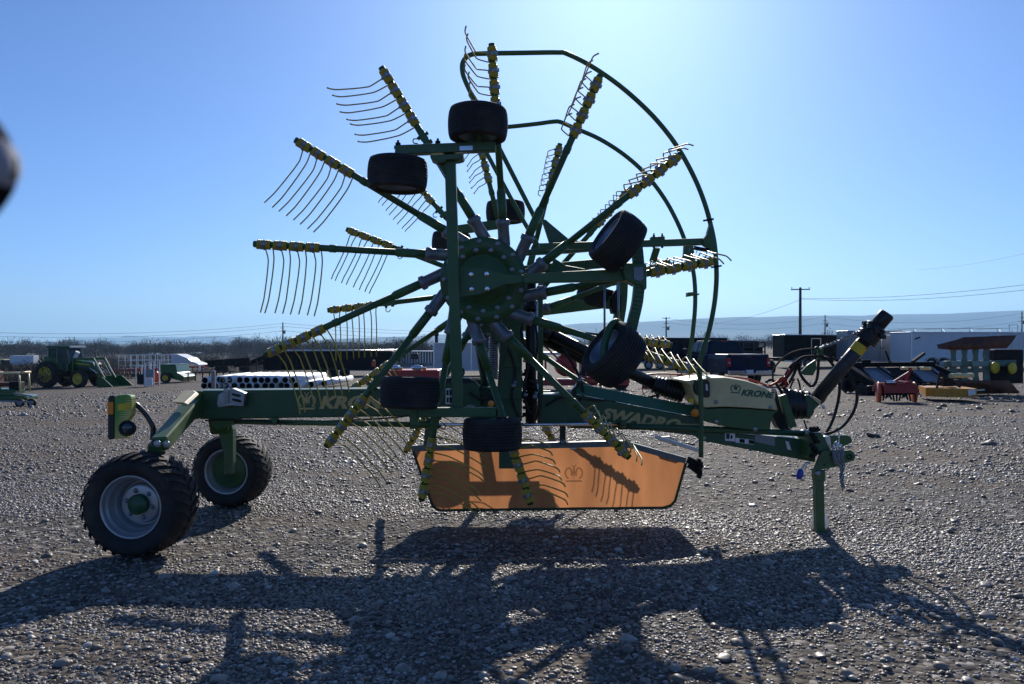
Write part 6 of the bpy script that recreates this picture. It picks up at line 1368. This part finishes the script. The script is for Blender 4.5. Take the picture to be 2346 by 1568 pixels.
power_pole('wooden power pole carrying a transformer beyond the far guard rail of the rake', 1526, 175, 727, extra=True, r=.18, armw=1.6)
power_pole('thin wooden power pole just right of the tallest pole', 1890, 190, 722, arm=False, extra=True, r=.16)
power_pole('thin wooden power pole at the edge of the yard beyond the white trailer', 2341, 180, 714, arm=False, extra=True, r=.16)
power_pole('thin wooden power pole standing beyond the folded tines', 648, 200, 739, arm=False, extra=True, r=.2)
power_pole('thin wooden power pole in the valley beyond the tractor', 220, 260, 806, r=.2)
b = MB(); x, y, z = gp(1000, 64); b.tube([(x, y, z), (x, y, CAMH + (788 - 752) / FD * 64)], .14, 10); b.tube([(x, y, CAMH + (788 - 770) / FD * 64), (x, y, CAMH + (788 - 752) / FD * 64)], .19, 10); o = build(b, 'steel_post', 'black'); tag(o, 'thick black steel post standing beside the small white trailer', 'post')
def wire(lab, A, Bp, sag, r=.012):
    A, Bp = Vector(A), Vector(Bp); P = []
    for i in range(25): t = i / 24; p_ = A.lerp(Bp, t); p_.z -= sag * 4 * t * (1 - t); P.append(p_)
    b = MB(); b.tube(P, r, 5); o = build(b, 'power_line', 'cable'); tag(o, lab, 'power line', 'overhead power lines')
wire('upper power line leading right from the tall crossarm pole', D(1834, 683, 92), D(2500, 632, 62), .6, .02); wire('lower power line leading right from the tall crossarm pole', D(1834, 685, 92), D(2500, 645, 62), .7, .02)
wire('power line leading left from the tall crossarm pole', D(1833, 687, 92), D(1600, 742, 150), .8, .018)
wire('faint high power line at the upper right edge', D(2100, 618, 170), D(2500, 540, 120), 1.0, .025)
for i, (va, vb) in enumerate(((757, 741), (766, 748), (778, 758))):
    wire(['top', 'middle', 'lowest'][i] + ' power line left of the thin pole beyond the tines', D(-150, va, 150), D(648, vb, 200), 1.5, .03)
    wire(['top', 'middle', 'lowest'][i] + ' power line right of the thin pole beyond the tines', D(648, vb, 200), D(1330, vb + 14, 260), 1.5, .035)
wire('upper power line between the transformer pole and the thin pole on the right', D(1526, 729, 175), D(1890, 726, 190), 1.6, .022); wire('lower power line between the transformer pole and the thin pole on the right', D(1526, 738, 175), D(1890, 740, 190), 1.6, .022)
wire('upper power line running right below the mesa', D(1890, 726, 190), D(2341, 718, 180), 1.8, .022); wire('lower power line running right below the mesa', D(1890, 740, 190), D(2341, 736, 180), 1.8, .022)

def bare_tree(h, seed, spread=1.0, depth=5):
    rg = random.Random(seed); tr = MB(); tw = MB()
    def grow(p, d, L, r, lev):
        q = p + d * L; mid = p + d * L * .5 + Vector((rg.uniform(-1, 1), rg.uniform(-1, 1), 0)) * L * .06
        (tr if lev <= 1 else tw).tube([p, mid, q], [r, r * .85, r * .68], 6 if lev < 2 else (4 if lev < 3 else 3), False)
        if lev >= depth: return
        for _ in range(3 if lev else 4):
            dd = (d + Vector((rg.uniform(-1, 1), rg.uniform(-1, 1), rg.uniform(-.15, .6))) * (.75 * spread)).normalized()
            grow(p + d * L * rg.uniform(.55, 1.0), dd, L * rg.uniform(.58, .82), r * .55, lev + 1)
    grow(Vector((0, 0, 0)), Vector((rg.uniform(-.1, .1), 0, 1)), h * .26, h * .028, 0)
    return tr, tw
for i, (u, Y, vt) in enumerate(((884, 150, 757), (918, 158, 745), (962, 150, 742))):
    x, y, z = gp(u, Y); h = (CAMH - (vt - CV) / FD * Y - z)
    t = thing('bare_tree', ['small bare cottonwood left of the pair behind the gooseneck trailer', 'rounded bare cottonwood in the middle of the three behind the gooseneck trailer', 'wide bare cottonwood with forked limbs nearest the black post'][i], 'tree', (x, y, z), 0, 'bare cottonwood trees')
    tr, tw = bare_tree(h * 1.05, 11 + i, 1.15); loc_build(tr, 'trunk', 'bark', t); loc_build(tw, 'crown', 'twig', t)
tr0 = None
for u, Y, hh, lab in [(u, Y, hh, 0) for u, Y, hh in ((40, 430, 9), (95, 380, 7), (152, 440, 9.5), (178, 430, 8), (240, 420, 10), (262, 440, 9), (310, 400, 8), (365, 430, 9), (430, 410, 8.5), (505, 420, 10.5), (548, 400, 9), (600, 430, 10), (700, 420, 9), (760, 410, 9.5), (820, 430, 9))] + [(u, Y, hh, 1) for u, Y, hh in ((1310, 420, 8), (1440, 430, 8.5), (1550, 400, 8), (1585, 420, 9), (1650, 430, 7), (1700, 410, 8), (1760, 440, 7.5), (1860, 430, 7), (1980, 430, 7.5), (2300, 400, 8))]:
    x, y, z = gp(u, Y)
    if tr0 is None:
        tr0 = thing('bare_tree', '', 'tree', (x, y, z)); a_, c_ = bare_tree(9.0, 31, 1.35); loc_build(a_, 'trunk', 'bark', tr0); loc_build(c_, 'crown', 'twig', tr0); tr = tr0; W[tr.name] = Matrix.Translation((x, y, z))
    else: tr = copy_tree(tr0, Matrix.Translation((x, y, z - .3)) @ Matrix.Rotation(rnd.uniform(0, 6.28), 4, 'Z') @ Matrix.Diagonal((hh / 9 * 1.15, hh / 9 * 1.15, hh / 9, 1)))
    tr['label'] = ['bare winter tree standing on the wooded slope beyond the tractor and pipes', 'bare winter tree in the far belt below the mesa'][lab]; tr['group'] = ['bare trees on the far slope', 'bare trees below the mesa'][lab]
# woods and brush: thousands of thin twigs gathered in tree-sized clumps, one mass each
def wood(name, spots, m, per, seed, thick=.02):
    rg = np.random.default_rng(seed); V = []; F = []
    for (x, y, z, rr, hh) in spots:
        n = per
        th = rg.random(n) * 6.283; ph = np.arccos(rg.random(n) * 1.6 - .6); rad = rg.random(n) ** .45
        lob = 1 + .35 * np.sin(th * 3 + x) * np.sin(ph * 2 + y)
        px_ = x + rr * rad * np.sin(ph) * np.cos(th) * lob; py_ = y + rr * rad * np.sin(ph) * np.sin(th) * lob; pz_ = z + hh * .42 + hh * .58 * rad * np.cos(ph) * lob
        d = np.stack([px_ - x, py_ - y, (pz_ - z - hh * .1) * 1.3], 1); d /= np.linalg.norm(d, axis=1)[:, None] + 1e-6
        d += rg.normal(0, .45, (n, 3)); L = (.08 + .18 * rg.random(n)) * hh * .55; wv = rg.normal(0, 1, (n, 3)); wv /= np.linalg.norm(wv, axis=1)[:, None]; wd = hh * thick * (.5 + rg.random(n))
        c = np.stack([px_, py_, pz_], 1); a = c - wv * wd[:, None]; b_ = c + wv * wd[:, None]; e = c + d * L[:, None]
        o_ = sum(len(q) for q in V); V.append(np.stack([a, b_, e], 1).reshape(-1, 3)); F += [(o_ + 3 * i, o_ + 3 * i + 1, o_ + 3 * i + 2) for i in range(n)]
        for k in range(3):
            o_ = sum(len(q) for q in V); ang = k * 2.1; V.append(np.array([[x - .03 * hh * .5, y, z - .3], [x + .03 * hh * .5, y, z - .3], [x + rr * .3 * math.cos(ang), y + rr * .3 * math.sin(ang), z + hh * .6]])); F.append((o_, o_ + 1, o_ + 2))
    me = bpy.data.meshes.new(name); me.from_pydata(np.concatenate(V).tolist(), [], F); me.materials.append(M[m]); o = bpy.data.objects.new(name, me); C.objects.link(o); o['kind'] = 'stuff'; return o
rg = np.random.default_rng(21); sp = []
for i in range(420):     # valley woods on the left
    u = rg.uniform(-150, 1020); Y = rg.choice([rg.uniform(330, 470), rg.uniform(200, 280), rg.uniform(120, 185)], p=[.42, .38, .20]); x, y, z = gp(u, Y); hh = rg.uniform(4, 9) if Y > 300 else rg.uniform(1.6, 3.2)
    sp.append((x, y, z, hh * rg.uniform(.5, .85), hh))
for i in range(130):
    u = rg.uniform(-150, 1000); Y = rg.uniform(420, 520); x, y, z = gp(u, Y); hh = rg.uniform(5.5, 9.5) * (1.15 if 150 < u < 330 or 480 < u < 700 else .9); sp.append((x, y, z, hh * .62, hh * rg.uniform(.75, 1.1)))
wood('far_wood', sp, 'twig', 700, 5, .015)
sp = []
for i in range(300):     # tree belt on the right, below the mesa
    u = rg.uniform(1180, 2600); Y = rg.uniform(300, 620); x, y, z = gp(u, Y); hh = rg.uniform(3.0, 6.5) * (1.25 if rg.random() < .18 else .85); sp.append((x, y, z, hh * rg.uniform(.55, .9), hh))
wood('tree_belt', sp, 'twig', 560, 6, .015)
sp = []
for i in range(420):     # sage and dry brush on the bank behind the tractor
    u = rg.uniform(-140, 300); Y = rg.uniform(58, 110); x, y, z = gp(u, Y); hh = rg.uniform(.5, 1.5); sp.append((x, y, z, hh * rg.uniform(.6, 1.2), hh))
for i in range(60):
    u = rg.uniform(395, 640); Y = rg.uniform(86, 120); x, y, z = gp(u, Y); hh = rg.uniform(.4, 1.2); sp.append((x, y, z, hh, hh))
wood('dry_brush', sp, 'brush', 300, 8, .018)
sp = []
for i in range(130):
    u = rg.uniform(-170, 108); Y = rg.uniform(47, 76); x, y, z = gp(u, Y); hh = rg.uniform(.7, 1.7); sp.append((x, y, z, hh * rg.uniform(.7, 1.2), hh))
wood('sagebrush', sp, 'sage', 420, 9, .014)
# lorries and sheds far down the valley
t = thing('lorry', 'white box lorry parked far down the valley', 'lorry', gp(20, 190), R(3))
b = MB(); b.box((3.0, 1.2, 2.2), (5.6, 2.4, 2.2)); loc_build(b, 'box', 'white', t, bevel=.05); b = MB(); b.box((-1.0, 1.2, 1.3), (2.0, 2.2, 1.8)); loc_build(b, 'cab', 'darkdirt', t, bevel=.2); wheel_part(t, (-.8, .1, .5), .5, .3, .3, 'silver'); wheel_part(t, (4.6, .1, .5), .5, .3, .3, 'silver')
t = thing('lorry', 'yellow and white lorry at the far edge of the valley', 'lorry', gp(-35, 190), R(3))
b = MB(); b.box((2.4, 1.2, 1.9), (4.2, 2.4, 1.1)); loc_build(b, 'box', 'paleyellow', t, bevel=.05); b = MB(); b.box((5.2, 1.2, 1.4), (1.2, 2.2, 1.2)); loc_build(b, 'cab', 'white', t, bevel=.2); wheel_part(t, (.8, .1, .5), .5, .3, .3, 'silver'); wheel_part(t, (5, .1, .5), .5, .3, .3, 'silver')
for i, (u, Y, L, H) in enumerate(((60, 380, 4, 2.2), (170, 300, 5, 1.4), (340, 400, 5, 2.2), (438, 430, 6, 2.2), (855, 420, 9, 2.4), (1700, 480, 10, 3.0), (2020, 520, 12, 3.2))):
    t = thing('farm_shed', 'small pale farm shed ' + ['on the slope above the white lorry', 'just left of the tractor roof', 'above the white stock trailer', 'above the gooseneck of the stock trailer', 'beyond the bare cottonwoods', 'in the tree belt beyond the pickup', 'in the tree belt right of the tall power pole'][i], 'shed', gp(u, Y), 0, 'small farm sheds')
    b = MB(); b.box((L / 2, 2, H * .35), (L, 4, H * .7)); loc_build(b, 'wall', 'tan', t)
    b = MB(); b.prism([Vector((-.2, -.3, H * .7)), Vector((-.2, 4.3, H * .7)), Vector((-.2, 2, H))], [Vector((L + .2, -.3, H * .7)), Vector((L + .2, 4.3, H * .7)), Vector((L + .2, 2, H))]); loc_build(b, 'roof', 'white', t)
    b = MB(); b.box((L * .3, -.02, H * .3), (1.0, .06, H * .55)); loc_build(b, 'door', 'darkdirt', t)
# camera strap end hanging beside the lens
b = MB(); P = [(-0.1007, .148, CAMH + 0.0480), (-0.0947, .148, CAMH + 0.0405), (-0.0897, .148, CAMH + 0.0345), (-0.0917, .148, CAMH + 0.0300), (-0.0987, .148, CAMH + 0.0255), (-0.1072, .150, CAMH + 0.0200)]
b.tube(curve([(-0.1312, .15, CAMH + 0.0800), (-0.1092, .148, CAMH + 0.0480), (-0.0997, .147, CAMH + 0.0365), (-0.0997, .147, CAMH + 0.0300), (-0.1092, .149, CAMH + 0.0230), (-0.1362, .155, CAMH + 0.0100)], 5), .0055, 10)
t = thing('camera_strap', 'blurred black camera strap with a grey buckle close to the lens', 'camera strap', (-0.0997, .147, CAMH + 0.0330)); build(b, 'strap', 'strapblack', t)
b = MB(); b.lathe((-0.1112, .146, CAMH + 0.0335), (1, 0, 0), [(.0035, 0), (.0068, .002), (.0068, .013), (.004, .0175), (0, .018)], 14); build(b, 'buckle', 'greyplastic', t)
# ------------------------------------------------------------------ air
hz = MB(); hz.box((1500, 4700, 165), (24000, 12000, 350))
m = bpy.data.materials.new('haze'); m.use_nodes = True; t = m.node_tree; t.nodes.clear()
oo = t.nodes.new('ShaderNodeOutputMaterial'); pv = t.nodes.new('ShaderNodeVolumePrincipled')
pv.inputs['Color'].default_value = (0.40, 0.70, 1.0, 1); pv.inputs['Density'].default_value = 1.15e-4; pv.inputs['Anisotropy'].default_value = 0.25
t.links.new(pv.outputs[0], oo.inputs['Volume'])
o = build(hz, 'haze', m); o['kind'] = 'stuff'
